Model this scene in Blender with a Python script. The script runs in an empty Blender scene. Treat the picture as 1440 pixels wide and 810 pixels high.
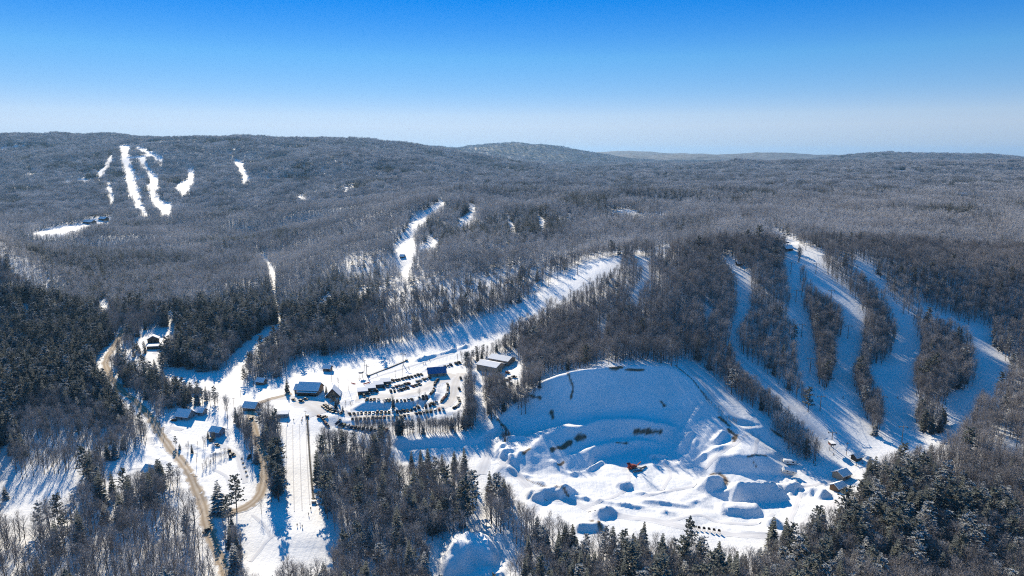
import bpy, bmesh, math, random
import numpy as np
from mathutils import Vector, Matrix
from mathutils.geometry import delaunay_2d_cdt
random.seed(7)
RNG = np.random.default_rng(11)
sc = bpy.context.scene
col = sc.collection

# ------------------------------------------------------------------ camera
CAM_Z, FPX, HORIZON = 190.0, 973.0, 216.0          # metres, focal length in photo pixels, horizon row
PITCH = math.atan((405.0 - HORIZON) / FPX)
cam_d = bpy.data.cameras.new('camera')
cam_d.sensor_width = 36.0
cam_d.lens = 36.0 * FPX / 1440.0
cam_d.clip_start, cam_d.clip_end = 1.0, 60000.0
cam = bpy.data.objects.new('camera', cam_d)
cam.location = (0, 0, CAM_Z)
cam.rotation_euler = (math.pi / 2 - PITCH, 0, 0)
col.objects.link(cam)
sc.camera = cam

# ------------------------------------------------------------------ sky, sun, exposure
SUN_EL, SUN_AZ = math.radians(26.5), math.radians(-21.0)     # azimuth from +Y towards +X
world = bpy.data.worlds.new('World')
sc.world = world
world.use_nodes = True
wn, wl = world.node_tree.nodes, world.node_tree.links
bg = wn['Background']
sky = wn.new('ShaderNodeTexSky')
sky.sky_type = 'NISHITA'
sky.sun_disc = False
sky.sun_elevation = SUN_EL
sky.sun_rotation = SUN_AZ
sky.altitude = 400
sky.air_density, sky.dust_density, sky.ozone_density = 1.0, 0.0, 6.0
# a deep polarised winter blue: the physical sky keeps its brightness, its whiteness (red over blue) sets how deep the blue is
sep = wn.new('ShaderNodeSeparateColor'); wl.new(sky.outputs[0], sep.inputs[0])
def wmath(op, a, b):
    q = wn.new('ShaderNodeMath'); q.operation = op
    for s_, v_ in zip(q.inputs, (a, b)):
        if isinstance(v_, (int, float)): s_.default_value = v_
        else: wl.new(v_, s_)
    return q.outputs[0]
ramp = wn.new('ShaderNodeValToRGB'); el_ = ramp.color_ramp.elements
STOPS = [(.19, (.0, .36, 1)), (.24, (.0, .31, 1)), (.27, (.0, .29, 1)), (.34, (.15, .50, 1)), (.45, (.31, .61, 1)), (.60, (.56, .76, 1)), (.72, (.64, .80, 1))]
while len(el_) < len(STOPS): el_.new(0.5)
for e_, (p_, c_) in zip(el_, STOPS): e_.position = p_
for e_, (p_, c_) in zip(el_, STOPS): e_.color = (*c_, 1)
wl.new(wmath('DIVIDE', sep.outputs[0], sep.outputs[2]), ramp.inputs[0])
comb = wn.new('ShaderNodeVectorMath'); comb.operation = 'SCALE'
wl.new(ramp.outputs[0], comb.inputs[0])
wl.new(wmath('MULTIPLY', wmath('POWER', wmath('MULTIPLY', sep.outputs[2], 1/8.12), 0.55), 5.3), comb.inputs['Scale'])
wl.new(comb.outputs[0], bg.inputs['Color'])
bg.inputs['Strength'].default_value = 0.1
sun_d = bpy.data.lights.new('sun', 'SUN')
sun_d.energy = 5.0
sun_d.angle = math.radians(0.53)
sun_d.color = (1.0, 0.87, 0.66)
sun = bpy.data.objects.new('sun', sun_d)
to_sun = Vector((math.sin(SUN_AZ) * math.cos(SUN_EL), math.cos(SUN_AZ) * math.cos(SUN_EL), math.sin(SUN_EL)))
sun.rotation_euler = to_sun.to_track_quat('Z', 'Y').to_euler()
sun.location = (0, 0, 400)
col.objects.link(sun)
vs = sc.view_settings
vs.view_transform, vs.look, vs.gamma, vs.use_curve_mapping = 'Standard', 'None', 1.0, False
vs.exposure = 0.68
sc.render.engine = 'CYCLES'
cy = sc.cycles
cy.max_bounces, cy.diffuse_bounces, cy.glossy_bounces, cy.volume_bounces, cy.transmission_bounces = 4, 1, 1, 0, 1
cy.filter_width = 1.1
cy.use_denoising = False
cy.denoiser = 'OPENIMAGEDENOISE'
cy.denoising_input_passes = 'RGB_ALBEDO_NORMAL'
cy.sample_clamp_indirect = 3.0

# ------------------------------------------------------------------ photo pixel <-> world
CP, SP = math.cos(PITCH), math.sin(PITCH)
def ray(u, v):
    u, v = np.asarray(u, float), np.asarray(v, float)
    a, b = (u - 720.0) / FPX, -(v - 405.0) / FPX
    return np.stack([a, CP + b * SP, -SP + b * CP], -1)
def on_plane(u, v, z):
    d = ray(u, v)
    t = (z - CAM_Z) / d[..., 2]
    return d[..., 0] * t, d[..., 1] * t
def project(x, y, z):
    dz = z - CAM_Z
    f = y * CP - dz * SP
    b = y * SP + dz * CP
    f = np.where(f < 1, np.nan, f)
    return 720.0 + FPX * x / f, 405.0 - FPX * b / f, f

# ------------------------------------------------------------------ noise and raster helpers
def _hash(ix, iy, s):
    h = (ix * 374761393 + iy * 668265263 + s * 974634777) & 0xFFFFFFFF
    h = ((h ^ (h >> 13)) * 1274126177) & 0xFFFFFFFF
    h = h ^ (h >> 16)
    return (h & 0xFFFF) / 65535.0
def vnoise(x, y, s=0):
    ix, iy = np.floor(x).astype(np.int64), np.floor(y).astype(np.int64)
    fx, fy = x - ix, y - iy
    fx, fy = fx * fx * (3 - 2 * fx), fy * fy * (3 - 2 * fy)
    a = _hash(ix, iy, s) * (1 - fx) + _hash(ix + 1, iy, s) * fx
    b = _hash(ix, iy + 1, s) * (1 - fx) + _hash(ix + 1, iy + 1, s) * fx
    return (a * (1 - fy) + b * fy) * 2 - 1
def fbm(x, y, scale, octaves=4, s=0):
    r, a = 0.0, 1.0
    for k in range(octaves):
        r = r + a * vnoise(x / scale + 17.3 * k, y / scale - 9.1 * k, s + k)
        a, scale = a * 0.5, scale * 0.5
    return r
def blur1(a, r, axis):
    if r < 1: return a
    a = np.moveaxis(a, axis, 0)
    p = np.pad(a, [(r + 1, r)] + [(0, 0)] * (a.ndim - 1), mode='edge')
    c = np.cumsum(p, 0)
    o = (c[2 * r + 1:] - c[:-2 * r - 1]) / (2 * r + 1)
    return np.moveaxis(o, 0, axis)
def blur(a, sigma):
    r = max(1, int(round(sigma * 1.0)))
    for _ in range(3):
        a = blur1(blur1(a, r, 0), r, 1)
    return a
def fill_polygon(mask, pts):
    pts = np.array(pts, float)
    h, w = mask.shape
    u0, u1 = max(0, int(pts[:, 0].min()) - 1), min(w, int(pts[:, 0].max()) + 2)
    v0, v1 = max(0, int(pts[:, 1].min()) - 1), min(h, int(pts[:, 1].max()) + 2)
    if u1 <= u0 or v1 <= v0: return
    U, V = np.meshgrid(np.arange(u0, u1) + 0.5, np.arange(v0, v1) + 0.5)
    ins = np.zeros(U.shape, bool)
    n = len(pts)
    for i in range(n):
        x1, y1 = pts[i]; x2, y2 = pts[(i + 1) % n]
        if y1 == y2: continue
        c = ((y1 > V) != (y2 > V)) & (U < (x2 - x1) * (V - y1) / (y2 - y1) + x1)
        ins ^= c
    mask[v0:v1, u0:u1] |= ins
# ------------------------------------------------------------------ terrain: control points (photo column, photo row, elevation)
CTRL = [
 # foreground
 (-120,830,-14),(0,810,-12),(150,812,-12),(320,812,-10),(430,812,-20),(520,800,-18),(600,812,-17),(720,812,-17),(830,812,-16),(900,770,-13),(1000,800,-14),
 (1150,812,-10),(1300,812,-4),(1440,812,0),(1560,812,0),(1300,730,-1),(1440,720,4),(1560,700,6),(1210,740,-6),(1120,760,-11),
 (100,735,-13),(0,700,-11),(60,650,-6),(180,680,-8),(230,720,-11),(0,635,-5),(-100,640,-4),(120,628,-5),(60,600,-1),
 (250,640,-5),(290,720,-9),(270,675,-7),(200,588,-2),(215,612,-4),(150,518,3),(300,650,-6),(340,690,-8),(330,620,-3),(300,600,-2),(270,590,-1),(245,560,0),
 (355,590,-1),(368,660,-7),(350,715,-9),(400,590,-0.5),(390,580,0),(470,585,-0.5),(395,700,-9.5),(455,700,-10),(395,640,-5),(450,640,-5),(400,765,-12),(460,765,-12),(425,768,-12),(425,787,-15.4),(350,800,-14),
 (430,556,1),(400,552,1),(340,545,0.5),(300,548,0.5),(440,530,2),(395,535,1.5),(490,545,2),
 # parking terraces
 (511,567,1.2),(550,568.5,1.2),(585,565,1.2),(603,562,1.8),(613,553,2.2),(616,540,2.6),(500,550,1.8),(540,545,2.4),(580,540,2.8),
 (492,579,-2.6),(515,577.5,-2.9),(546,577,-3.0),(571,575,-2.7),(596,570.5,-3.0),(614,565,-1.4),(622,555,0.2),(624,540,2.2),
 (475,593,-3.0),(510,591,-3.4),(554,590,-3.6),(599,583,-3.0),(630,580,-2.2),(649,572,-1.0),(650,550,1.2),
 (475,603,-6),(510,606,-6.5),(550,610,-7),(660,545,1.5),(640,525,3.2),(655,512,4.5),(620,525,3.6),(690,525,5),(715,530,5),(720,508,6),(705,490,13),(750,540,5),(735,560,11),
 (665,575,0),(670,600,-4.8),
 (560,612,-7.2),(620,611,-7.2),(670,606,-6.0),(558,617.5,-7.6),(620,617,-7.6),(672,618,-7.6),(556,632,-12.6),(620,630.5,-12.4),(670,626,-10),
 (560,650,-13.5),(620,650,-13.5),(680,640,-10.5),(680,680,-14),(640,720,-15),(560,720,-15.5),(500,680,-13),(480,620,-6),(690,720,-15),
 # ski trail of the middle hill and the ridge behind
 (480,520,3),(560,505,5.5),(620,500,7),(650,486,8),(700,475,13),(440,520,2.2),(560,490,9),(590,481,11),(620,470,16),(650,456,20),(700,442,26),(735,425,38),(760,411,48),(790,395,60),(820,372,77),(865,362,85),(870,380,74),(840,400,60),(800,420,47),(760,440,35),(720,470,17),(700,460,19),
 (700,400,42),(700,360,62),(600,400,42),(500,440,17),(450,420,14),(380,480,5),(340,520,0.5),(230,505,3),(395,450,6),(540,455,14),(640,420,34),(640,370,53),(760,370,66),(820,350,83),(865,345,88),
 (750,500,9),(790,470,30),(860,440,47),(850,490,31),(920,410,62),(900,470,38),(920,500,31),
 # pit surroundings and right hill
 (960,500,30),(1000,545,20),(1040,590,9),(1060,560,16),(900,350,80),(960,350,85),(1000,380,72),(1040,370,82),(1040,450,47),(1030,515,26),(1100,580,11),(1150,600,5),
 (1090,325,100),(1100,345,92),(1130,390,70),(1150,450,45),(1180,520,22),(1230,630,-1),(1200,640,-4),(1170,655,-7),(1160,620,-1),(1190,575,9),
 (1240,560,11),(1290,600,3),(1330,605,2),(1350,560,13),(1350,450,45),(1420,515,27),(1440,470,40),(1560,480,40),(1380,575,10),(1440,570,17),(1440,620,8),(1360,630,3),(1210,370,84),(1300,430,57),(1260,480,33),(1210,460,41),(1440,400,70),(1440,350,85),(1300,350,87),(1250,300,90),(1440,300,90),(1600,400,72),(1440,270,85),(1300,250,105),(1600,260,80),(1600,330,86),
 # left woods
 (100,500,10),(0,450,20),(100,560,4),(0,560,6),(-120,500,12),(-150,400,30),(200,540,1),(220,475,5),(280,470,8),(330,440,10),
 # middle distance
 (575,388,30),(620,283,105),(590,330,66),(660,289,104),(720,308,87),(762,305,91),(850,300,92),(620,270,96),(680,270,92),(640,340,64),(700,330,80),(540,340,52),
 (380,380,12),(350,335,20),(100,380,25),(0,380,30),(0,330,35),(200,430,12),(40,435,20),(250,350,22),(450,330,40),(500,300,60),(600,260,108),(550,244,128),(760,252,98),(800,238,112),(450,380,24),(480,375,36),(-200,330,40),
 (50,328,30),(150,309,36),(100,318,34),(225,300,42),(232,255,100),(205,228,160),(178,208,210),(170,196,262),(340,227,165),(332,265,84),(270,250,115),(120,240,130),(60,260,90),(0,270,70),(50,195,258),(-150,230,180),(-150,280,60),(300,199,245),(400,199,242),(470,206,215),(420,240,130),
 (900,270,90),(1000,300,95),(1090,300,100),(1090,270,90),(900,245,95),(1090,245,105),(1200,330,92),
]
PIT_LINES = [
 # rim, foot of the headwall, crests and feet of the benches
 [(693,603,-4),(705,585,2),(722,568,9),(745,548,14),(765,535,22),(800,523,29),(850,516,31),(900,513.5,31),(940,516,30),(965,530,26),(990,560,17),(1015,583,10.5),(1040,598,6)],
 [(700,612,-7.5),(735,612,-7.5),(770,602,-3.5),(810,592.5,2),(850,587,3.5),(890,586,4),(930,592,2.5),(958,603,0)],
 [(717,648,-9),(742,634,-4.5),(762,613,-0.5),(789,602,2),(815,599.5,3.2),(852,588.5,5.0),(875,588,5.4),(904,590,5.2),(935,597,3.2)],
 [(745,668,-12.5),(774,656,-11),(800,641,-8.8),(828,628.5,-6.8),(863,619,-5.8),(895,615,-5.2),(932,622,-6.5)],
 [(790,664,-12.2),(806,639,-7.4),(836,629,-5.6),(865,622,-5.4),(895,619,-5.0),(915,622,-5.9)],
 [(792,676,-13.2),(825,660,-13),(845,646,-12.4),(870,639,-11.4),(900,632,-10),(925,634,-9.8)],
 [(965,600,3.2),(985,625,0),(1000,632,-1)],
 [(945,612,-3),(950,632,-8),(970,650,-9.5)],
 [(1043,603,6),(1078,601,6)],
 [(1012,642,-1),(1035,641,.8),(1060,641,1),(1077,640,.5)],
 [(1003,664,-7.4),(1040,666,-7),(1092,668,-7.6)],
 [(1088,612,2),(1097,635,-5),(1105,652,-8.6)],
 [(1130,612,0.5),(1137,640,-6)],
]
PIT_PTS = [(900,690,-13),(860,680,-13),(800,690,-13.5),(760,690,-14),(730,668,-13),(950,690,-12.5),(1000,700,-12.5),(1000,745,-14),(920,720,-14),(1050,710,-12.5),(1100,700,-12),(1150,690,-11),(1100,740,-13),(1180,672,-9),(850,735,-14.5),(790,730,-15),(980,670,-10.5),(1120,670,-9.5),(1140,660,-8.5)]
XY, ZZ, EDG = [], [], []
def add_ctrl(u, v, z):
    x, y = on_plane(u, v, z)
    XY.append((float(x), float(y))); ZZ.append(z)
    return len(XY) - 1
for c in CTRL + PIT_PTS: add_ctrl(*c)
for ln in PIT_LINES:
    ids = [add_ctrl(*c) for c in ln]
    EDG += list(zip(ids[:-1], ids[1:]))
for x, y, z in [(-9000,-800,20),(9000,-800,20),(-9000,3000,120),(9000,3000,100),(-14000,12000,120),(14000,12000,120),(-16000,32000,60),(16000,32000,60),(0,32000,60),(0,9000,90),(3500,6000,110),(5000,9000,100),(-5000,8000,200),
                (-2000,5200,180),(0,100,-16),(-400,60,-14),(500,60,2),(-1200,500,25),(1200,450,35),(1500,1500,90),(-2500,1500,70),(0,14000,60),(2500,3800,140),(700,4300,110)]:
    XY.append((x, y)); ZZ.append(z)
vv, ee, ff, ov, oe, of = delaunay_2d_cdt([Vector(p) for p in XY], EDG, [], 0, 0.05)
TX = np.array([(v.x, v.y) for v in vv])
TZ = np.array([np.mean([ZZ[i] for i in o]) if len(o) else np.nan for o in ov])
for i in np.nonzero(np.isnan(TZ))[0]:
    d = np.hypot(*(np.array(XY) - TX[i]).T); k = np.argsort(d)[:3]
    TZ[i] = (np.array(ZZ)[k] / (d[k] + 1)).sum() / (1 / (d[k] + 1)).sum()
def tin(gx, gy):
    out = np.full((len(gy), len(gx)), np.nan)
    for f in ff:
        p, z = TX[list(f)], TZ[list(f)]
        i0, i1 = np.searchsorted(gx, p[:, 0].min()), np.searchsorted(gx, p[:, 0].max(), 'right')
        j0, j1 = np.searchsorted(gy, p[:, 1].min()), np.searchsorted(gy, p[:, 1].max(), 'right')
        if i1 <= i0 or j1 <= j0: continue
        X, Y = np.meshgrid(gx[i0:i1], gy[j0:j1])
        den = (p[1,1]-p[2,1])*(p[0,0]-p[2,0]) + (p[2,0]-p[1,0])*(p[0,1]-p[2,1])
        if abs(den) < 1e-9: continue
        a = ((p[1,1]-p[2,1])*(X-p[2,0]) + (p[2,0]-p[1,0])*(Y-p[2,1])) / den
        b = ((p[2,1]-p[0,1])*(X-p[2,0]) + (p[0,0]-p[2,0])*(Y-p[2,1])) / den
        c = 1 - a - b
        m = (a >= -1e-6) & (b >= -1e-6) & (c >= -1e-6)
        out[j0:j1, i0:i1][m] = (a*z[0] + b*z[1] + c*z[2])[m]
    bad = np.isnan(out)
    if bad.any(): out[bad] = np.nanmean(out)
    return out
# far raster, 25 m
CX = np.arange(-16000, 16001, 25.0); CY = np.arange(-600, 30001, 25.0)
Zc = tin(CX, CY)
Zc = blur(Zc, 3.0)
GX, GY = np.meshgrid(CX, CY)
# distant ridges: skyline points (column, row) standing at a distance
RIDGES = [
 (3500, 700, [(-250,203),(-100,196),(0,193.5),(60,192),(100,194),(170,195.5),(240,198),(330,199),(380,196),(430,197.5),(470,200),(500,207),(550,219),(575,227),(600,236),(640,250)]),
 (6200, 650, [(545,220),(575,209),(590,206.5),(607,209),(625,212),(645,217),(670,225)]),
 (8000, 800, [(590,230),(620,222),(640,218),(660,213),(690,204.5),(715,203),(735,203.5),(755,209),(775,216),(795,225),(815,233)]),
 (9500, 800, [(820,222),(842,219),(860,217.5),(878,219),(900,221),(930,220),(960,218),(1000,219),(1040,221)]),
 (12500, 1100, [(600,212),(630,209),(660,212),(860,216),(885,212.5),(905,215),(925,215.5),(960,215),(985,217),(1010,217),(1040,218),(1080,215),(1120,217.5),(1150,217.5),(1200,220),(1250,221)]),
 (10500, 800, [(1000,220),(1040,217.5),(1070,216),(1090,214.5),(1110,216.5),(1150,218),(1200,220)]),
 (6600, 700, [(1190,234),(1215,229),(1235,222),(1265,217),(1300,217.5),(1350,218.5),(1390,220),(1420,222),(1470,223),(1600,218)]),
 (3900, 520, [(980,238),(1020,233),(1050,230),(1085,227.5),(1120,229),(1160,233),(1200,236),(1260,238),(1330,237),(1400,238),(1500,238)]),
]
field = np.zeros_like(Zc)
for dist, wid, pts in RIDGES:
    P = []
    for u, v in pts:
        d = ray(u, v); t = dist / d[1]
        P.append((d[0]*t, dist + 160*math.sin(u*0.013+dist), CAM_Z + d[2]*t))
    best = np.full(Zc.shape, -1e9)
    m = (GY > dist - 4*wid) & (GY < dist + 4*wid)
    jj = np.nonzero(m.any(1))[0]; sl = slice(jj[0], jj[-1]+1)
    bz = best[sl]; X, Y = GX[sl], GY[sl]
    for (x1,y1,z1),(x2,y2,z2) in zip(P[:-1], P[1:]):
        L2 = (x2-x1)**2 + (y2-y1)**2
        t = np.clip(((X-x1)*(x2-x1) + (Y-y1)*(y2-y1)) / L2, 0, 1)
        dd = (X-x1-t*(x2-x1))**2 + (Y-y1-t*(y2-y1))**2
        zc = z1 + t*(z2-z1)
        np.maximum(bz, 40 + (zc-40)*np.exp(-dd/(2*wid*wid)), out=bz)
    Zc[sl] = np.where(bz > Zc[sl], bz, Zc[sl]) if dist > 4200 else np.maximum(Zc[sl], bz)
Zc = blur(Zc, 2.0)
DIST = np.hypot(GX, GY)
amp = np.clip((DIST - 1200) / 2600, 0, 1)
relief = fbm(GX, GY, 900, 4, 3)
relief2 = fbm(GX, GY, 260, 3, 31)
Zc += amp * (8 * relief + 13 * relief2)
# near raster, 2 m, and a finer one, 1 m, for the pit
pit = np.zeros((810, 1440), bool)
fill_polygon(pit, [(690,590),(740,535),(790,512),(860,506),(960,506),(1010,560),(1150,612),(1150,720),(1060,760),(700,740),(690,650),(540,650),(530,605),(470,605),(450,560),(500,540),(620,525),(660,560),(690,560)])
def lookup(mask, u, v, default=False):
    ok = np.isfinite(u) & np.isfinite(v)
    ui = np.where(ok, u, -1).astype(int); vi = np.where(ok, v, -1).astype(int)
    inside = ok & (ui >= 0) & (ui < mask.shape[1]) & (vi >= 0) & (vi < mask.shape[0])
    r = np.full(np.shape(u), default, mask.dtype)
    r[inside] = mask[vi[inside], ui[inside]]
    return r
def near_raster(gx, gy, cell):
    Z = tin(gx, gy); X, Y = np.meshgrid(gx, gy)
    k = lambda r: max(1, int(round(r / cell)))
    Zp = blur1(blur1(Z, k(1.0), 0), k(1.0), 1); Zs = blur(Z, 10 / cell); Zm = blur(Z, 36 / cell)
    wp = blur(lookup(pit, *project(X, Y, Z)[:2]).astype(float), 6 / cell)
    D = np.hypot(X, Y); wm = np.clip((D - 520) / 200, 0, 1) * 0.85
    Z = wp * Zp + (1 - wp) * ((1 - wm) * Zs + wm * Zm)
    Z += (fbm(X, Y, 170, 4, 5) * 10.0 + np.abs(fbm(X, Y, 320, 2, 15)) * 15.0) * np.clip((D - 640) / 500, 0, 1) + fbm(X, Y, 40, 3, 8) * 0.45
    Z += wp * (fbm(X, Y, 9, 3, 21) * 0.35 + np.abs(fbm(X, Y, 26, 2, 23)) * 0.9)
    return X, Y, Z
FX = np.arange(-1100, 1101, 2.0); FY = np.arange(180, 1701, 2.0)
NX, NY, Zf = near_raster(FX, FY, 2.0)
QX = np.arange(-150, 341, 1.0); QY = np.arange(330, 561, 1.0)
QNX, QNY, Zq = near_raster(QX, QY, 1.0)
RASTERS = [(NX, NY, Zf), (QNX, QNY, Zq)]
def bil(Z, gx, gy, x, y):
    fx = np.clip((x - gx[0]) / (gx[1]-gx[0]), 0, len(gx) - 1.001); fy = np.clip((y - gy[0]) / (gy[1]-gy[0]), 0, len(gy) - 1.001)
    i, j = fx.astype(int), fy.astype(int); a, b = fx - i, fy - j
    return (Z[j,i]*(1-a)+Z[j,i+1]*a)*(1-b) + (Z[j+1,i]*(1-a)+Z[j+1,i+1]*a)*b
def height(x, y):
    x, y = np.asarray(x, float), np.asarray(y, float)
    zc, zf = bil(Zc, CX, CY, x, y), bil(Zf, FX, FY, x, y)
    e = np.minimum(np.minimum(x - FX[0], FX[-1] - x), np.minimum(y - FY[0], FY[-1] - y))
    w = np.clip(e / 220.0, 0, 1); w = w*w*(3-2*w)
    w = np.where((y < 500) & (np.abs(x) < 850), np.where(y >= FY[0], np.clip((y-FY[0])/40, 0, 1), 0), w)
    z = zf * w + zc * (1 - w)
    e = np.minimum(np.minimum(x - QX[0], QX[-1] - x), np.minimum(y - QY[0], QY[-1] - y))
    w = np.clip(e / 15.0, 0, 1)
    return np.where(w > 0, bil(Zq, QX, QY, x, y) * w + z * (1 - w), z)
T_STEPS = np.concatenate([np.arange(200, 900, 1.5), np.arange(900, 2200, 5), np.arange(2200, 12000, 25)])
def at(u, v):
    """world point of the ground seen at a photo pixel"""
    d = ray(float(u), float(v)); t = T_STEPS / np.linalg.norm(d)
    x, y, z = d[0]*t, d[1]*t, CAM_Z + d[2]*t
    below = z < height(x, y)
    k = int(np.argmax(below)) if below.any() else len(t) - 1
    a, b = t[max(k-1, 0)], t[k]
    for _ in range(12):
        m = (a + b) / 2
        if CAM_Z + d[2]*m < float(height(d[0]*m, d[1]*m)): b = m
        else: a = m
    x, y = float(d[0]*b), float(d[1]*b)
    return Vector((x, y, float(height(x, y))))
def ats(pts): return [at(u, v) for u, v in pts]

# heaps, berms and banks of snow pushed up in the pit: raised on the near raster
def heap(u, v, length, width, h, ang=0.0, top=0.35, seed=0):
    """dumped and pushed heap whose foot centre is seen at (u, v): flat top, hard edges, sides near the angle of repose, gullied"""
    c = at(u, v); ca, sa = math.cos(ang), math.sin(ang)
    for X_, Y_, Z_ in RASTERS:
        X, Y = X_ - c.x, Y_ - c.y
        jag = 0.9*fbm(X_, Y_, 7, 3, 40+seed)*min(1.0, width/9)
        a, b = np.abs(X*ca + Y*sa) + .25*jag, np.abs(-X*sa + Y*ca)
        d = np.minimum(length/2 - a - .28*b, width/2 - b) + jag
        Z_ += np.clip(d * 0.95, 0, h*(1 + .16*vnoise(X_/8., Y_/8., 60+seed))) * (1 - .06*np.abs(vnoise(X_/2.2, Y_/2.2, 61+seed)))
def berm(pts, h, w, seed=0, raw=False):
    P = pts if raw else ats(pts)
    for X, Y, Z_ in RASTERS:
        d2 = np.full(X.shape, 1e9)
        for p, q in zip(P[:-1], P[1:]):
            L2 = max((q.x-p.x)**2 + (q.y-p.y)**2, 1e-6)
            t = np.clip(((X-p.x)*(q.x-p.x) + (Y-p.y)*(q.y-p.y)) / L2, 0, 1)
            np.minimum(d2, (X-p.x-t*(q.x-p.x))**2 + (Y-p.y-t*(q.y-p.y))**2, out=d2)
        Z_ += np.clip(h*(.7 + .6*vnoise(X/4.0, Y/4.0, 70+seed)) * (1 - np.sqrt(d2)/(1.9*w)), 0, None)
heap(1063,694,38,17,7.5,-0.06,0.5,1)          # long pile with the shaded face
heap(1001,682,21,15,6.5,0.25,0.55,2)
heap(1040,718,27,13,3.4,-0.12,0.7,3)
heap(1144,692,12,9,3.4,0.1,0.3,4); heap(1157,697,11,10,4.0,0.0,0.35,5)
heap(1086,738,12,10,4.6,0.0,0.3,6)
heap(1112,684,15,9,3.0,0.2,0.3,7)
heap(1012,616,16,8,3.0,0.75,0.4,8)           # bank left of the flat bench
heap(963,622,16,9,4.0,0.7,0.3,9)
heap(877,682,11,8,2.8,0.3,0.35,10)
heap(925,642,14,5,1.8,0,0.5,12)
heap(770,693,30,11,3.6,0.1,0.5,14); heap(796,690,16,8,3.0,0.5,0.3,15); heap(756,700,12,9,3.4,0,0.3,22)
heap(849,722,17,10,5.0,0.5,0.3,16); heap(828,742,19,8,3.6,0.1,0.3,17)
heap(727,618,16,7,2.6,0.15,0.4,18)
heap(708,632,13,18,2.4,0.1,0.2,19)
heap(662,776,34,26,8.0,0.1,0.25,20); heap(640,790,22,18,4.5,0.4,0.3,21)
heap(272,582,13,9,3.0,0.1,0.5,23)
heap(1350,603,18,12,4.0,0.2,0.5,24)
berm([(716,658),(735,668),(760,679),(800,694),(830,702),(870,709),(905,715),(945,722)],1.7,1.5,1)
berm([(895,693),(915,696),(935,692)],1.8,1.2,2)
berm([(935,650),(950,654),(965,648),(975,636),(977,622)],2.2,1.6,3)
berm([(905,705),(935,708),(965,711),(985,703),(1000,692),(1018,694)],1.9,1.5,4)
berm([(778,650),(790,662),(806,668),(822,664),(838,656),(850,648)],2.0,1.4,5)
berm([(962,655),(980,648),(1000,635),(1018,629)],2.6,2.2,6)
berm([(715,642),(722,650),(730,640)],2.0,2.0,7)
berm([(640,508),(600,519),(588,524)],0.8,1.5,8)
berm([(588,506.5),(620,497.5),(655,487)],3.0,1.6,9)
berm([(205,640),(230,648),(250,655)],0.9,1.3,10)
berm([(270,625),(285,632),(300,640),(318,634)],1.5,1.6,11)
berm([(260,660),(276,672),(290,700)],1.2,1.2,12)
berm([(1000,740),(1060,748),(1110,752)],0.7,1.2,13)
def road_banks(pts, off, h):
    P = ats(pts)
    for sd in (-1, 1):
        Q = []
        for i, p in enumerate(P):
            d = (P[min(i+1, len(P)-1)] - P[max(i-1, 0)]).xy.normalized(); Q.append(Vector((p.x - d.y*off*sd, p.y + d.x*off*sd, 0)))
        berm(Q, h, 1.1, 30 + sd, raw=True)
road_banks([(212,588),(224,608),(240,630),(258,652),(271,675),(279,695),(286,715)], 6.0, 1.0)
road_banks([(293,742),(298,762),(311,790),(324,822)], 6.0, 1.1)
road_banks([(365,697),(371,681),(371,655),(367,632),(359,610),(353,592)], 6.2, 0.9)
rough = np.zeros((810, 1440), bool)
fill_polygon(rough, [(600,812),(604,770),(640,745),(700,745),(725,770),(715,812)])
fill_polygon(rough, [(695,600),(720,592),(730,640),(700,650)])
fill_polygon(rough, [(1060,676),(1125,672),(1130,696),(1100,700)])
for X_, Y_, Z_ in RASTERS:
    rw = blur(lookup(rough, *project(X_, Y_, Z_)[:2]).astype(float), 2)
    Z_ += rw * (np.abs(fbm(X_, Y_, 6, 3, 90)) * 2.2 - 0.6)

# graded sheet of ground out to the horizon
def two_step(lo, a, a1, b1, b, hi, grow):
    mid = np.concatenate([np.arange(a, a1, 2.0), np.arange(a1, b1, 1.0), np.arange(b1, b + .1, 2.0)])
    s_, up, x = 2.0, [], mid[-1]
    while x < hi: s_ *= grow; x += s_; up.append(x)
    s_, dn, x = 2.0, [], mid[0]
    while x > lo: s_ *= grow; x -= s_; dn.append(x)
    return np.array(dn[::-1] + list(mid) + up)
gx = two_step(-15500, -330, -80, 300, 440, 15500, 1.028)
gy = two_step(-350, 270, 370, 530, 620, 20000, 1.015)
MX, MY = np.meshgrid(gx, gy)
MZ = height(MX, MY)
# bare soil and gravel showing through the snow: painted as soil, where it lies
EARTH = [([(776,633),(788,629),(803,622.5)], 1.5), ([(893,606.5),(905,606),(928,607.5)], 1.2), ([(1000,667.5),(1012,666.5),(1020,672),(1021,680)], 1.3), ([(813,616),(820,615)], 1.8), ([(867,622),(882,623)], .6),
         ([(1012,586),(1024,598)], 1.0), ([(1024,604),(1034,612),(1032,622)], 1.2), ([(785,653),(792,650)], 1.0), ([(736,637),(745,631)], 1.0), ([(858,517.5),(874,516.5)], 1.3), ([(880,520),(905,520)], .8), ([(950,514),(975,535),(995,562)], .5),
         ([(1052,642.5),(1078,641)], .5), ([(833,733),(845,742)], 1.2), ([(798,524),(806,545),(803,560)], .6), ([(742,556),(760,560)], .7), ([(700,590),(712,604)], .8), ([(930,565),(934,570)], .9), ([(1085,604),(1120,625)], 1.0), ([(716,660),(760,682),(800,698)], .5), ([(775,580),(778,588)],1.0), ([(1060,650),(1063,656)],.7)]
earth = np.zeros(MX.shape)
mj = (gy > 300) & (gy < 620); mi = (gx > -150) & (gx < 360); SX, SY = MX[np.ix_(mj, mi)], MY[np.ix_(mj, mi)]; se = np.zeros(SX.shape)
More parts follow.
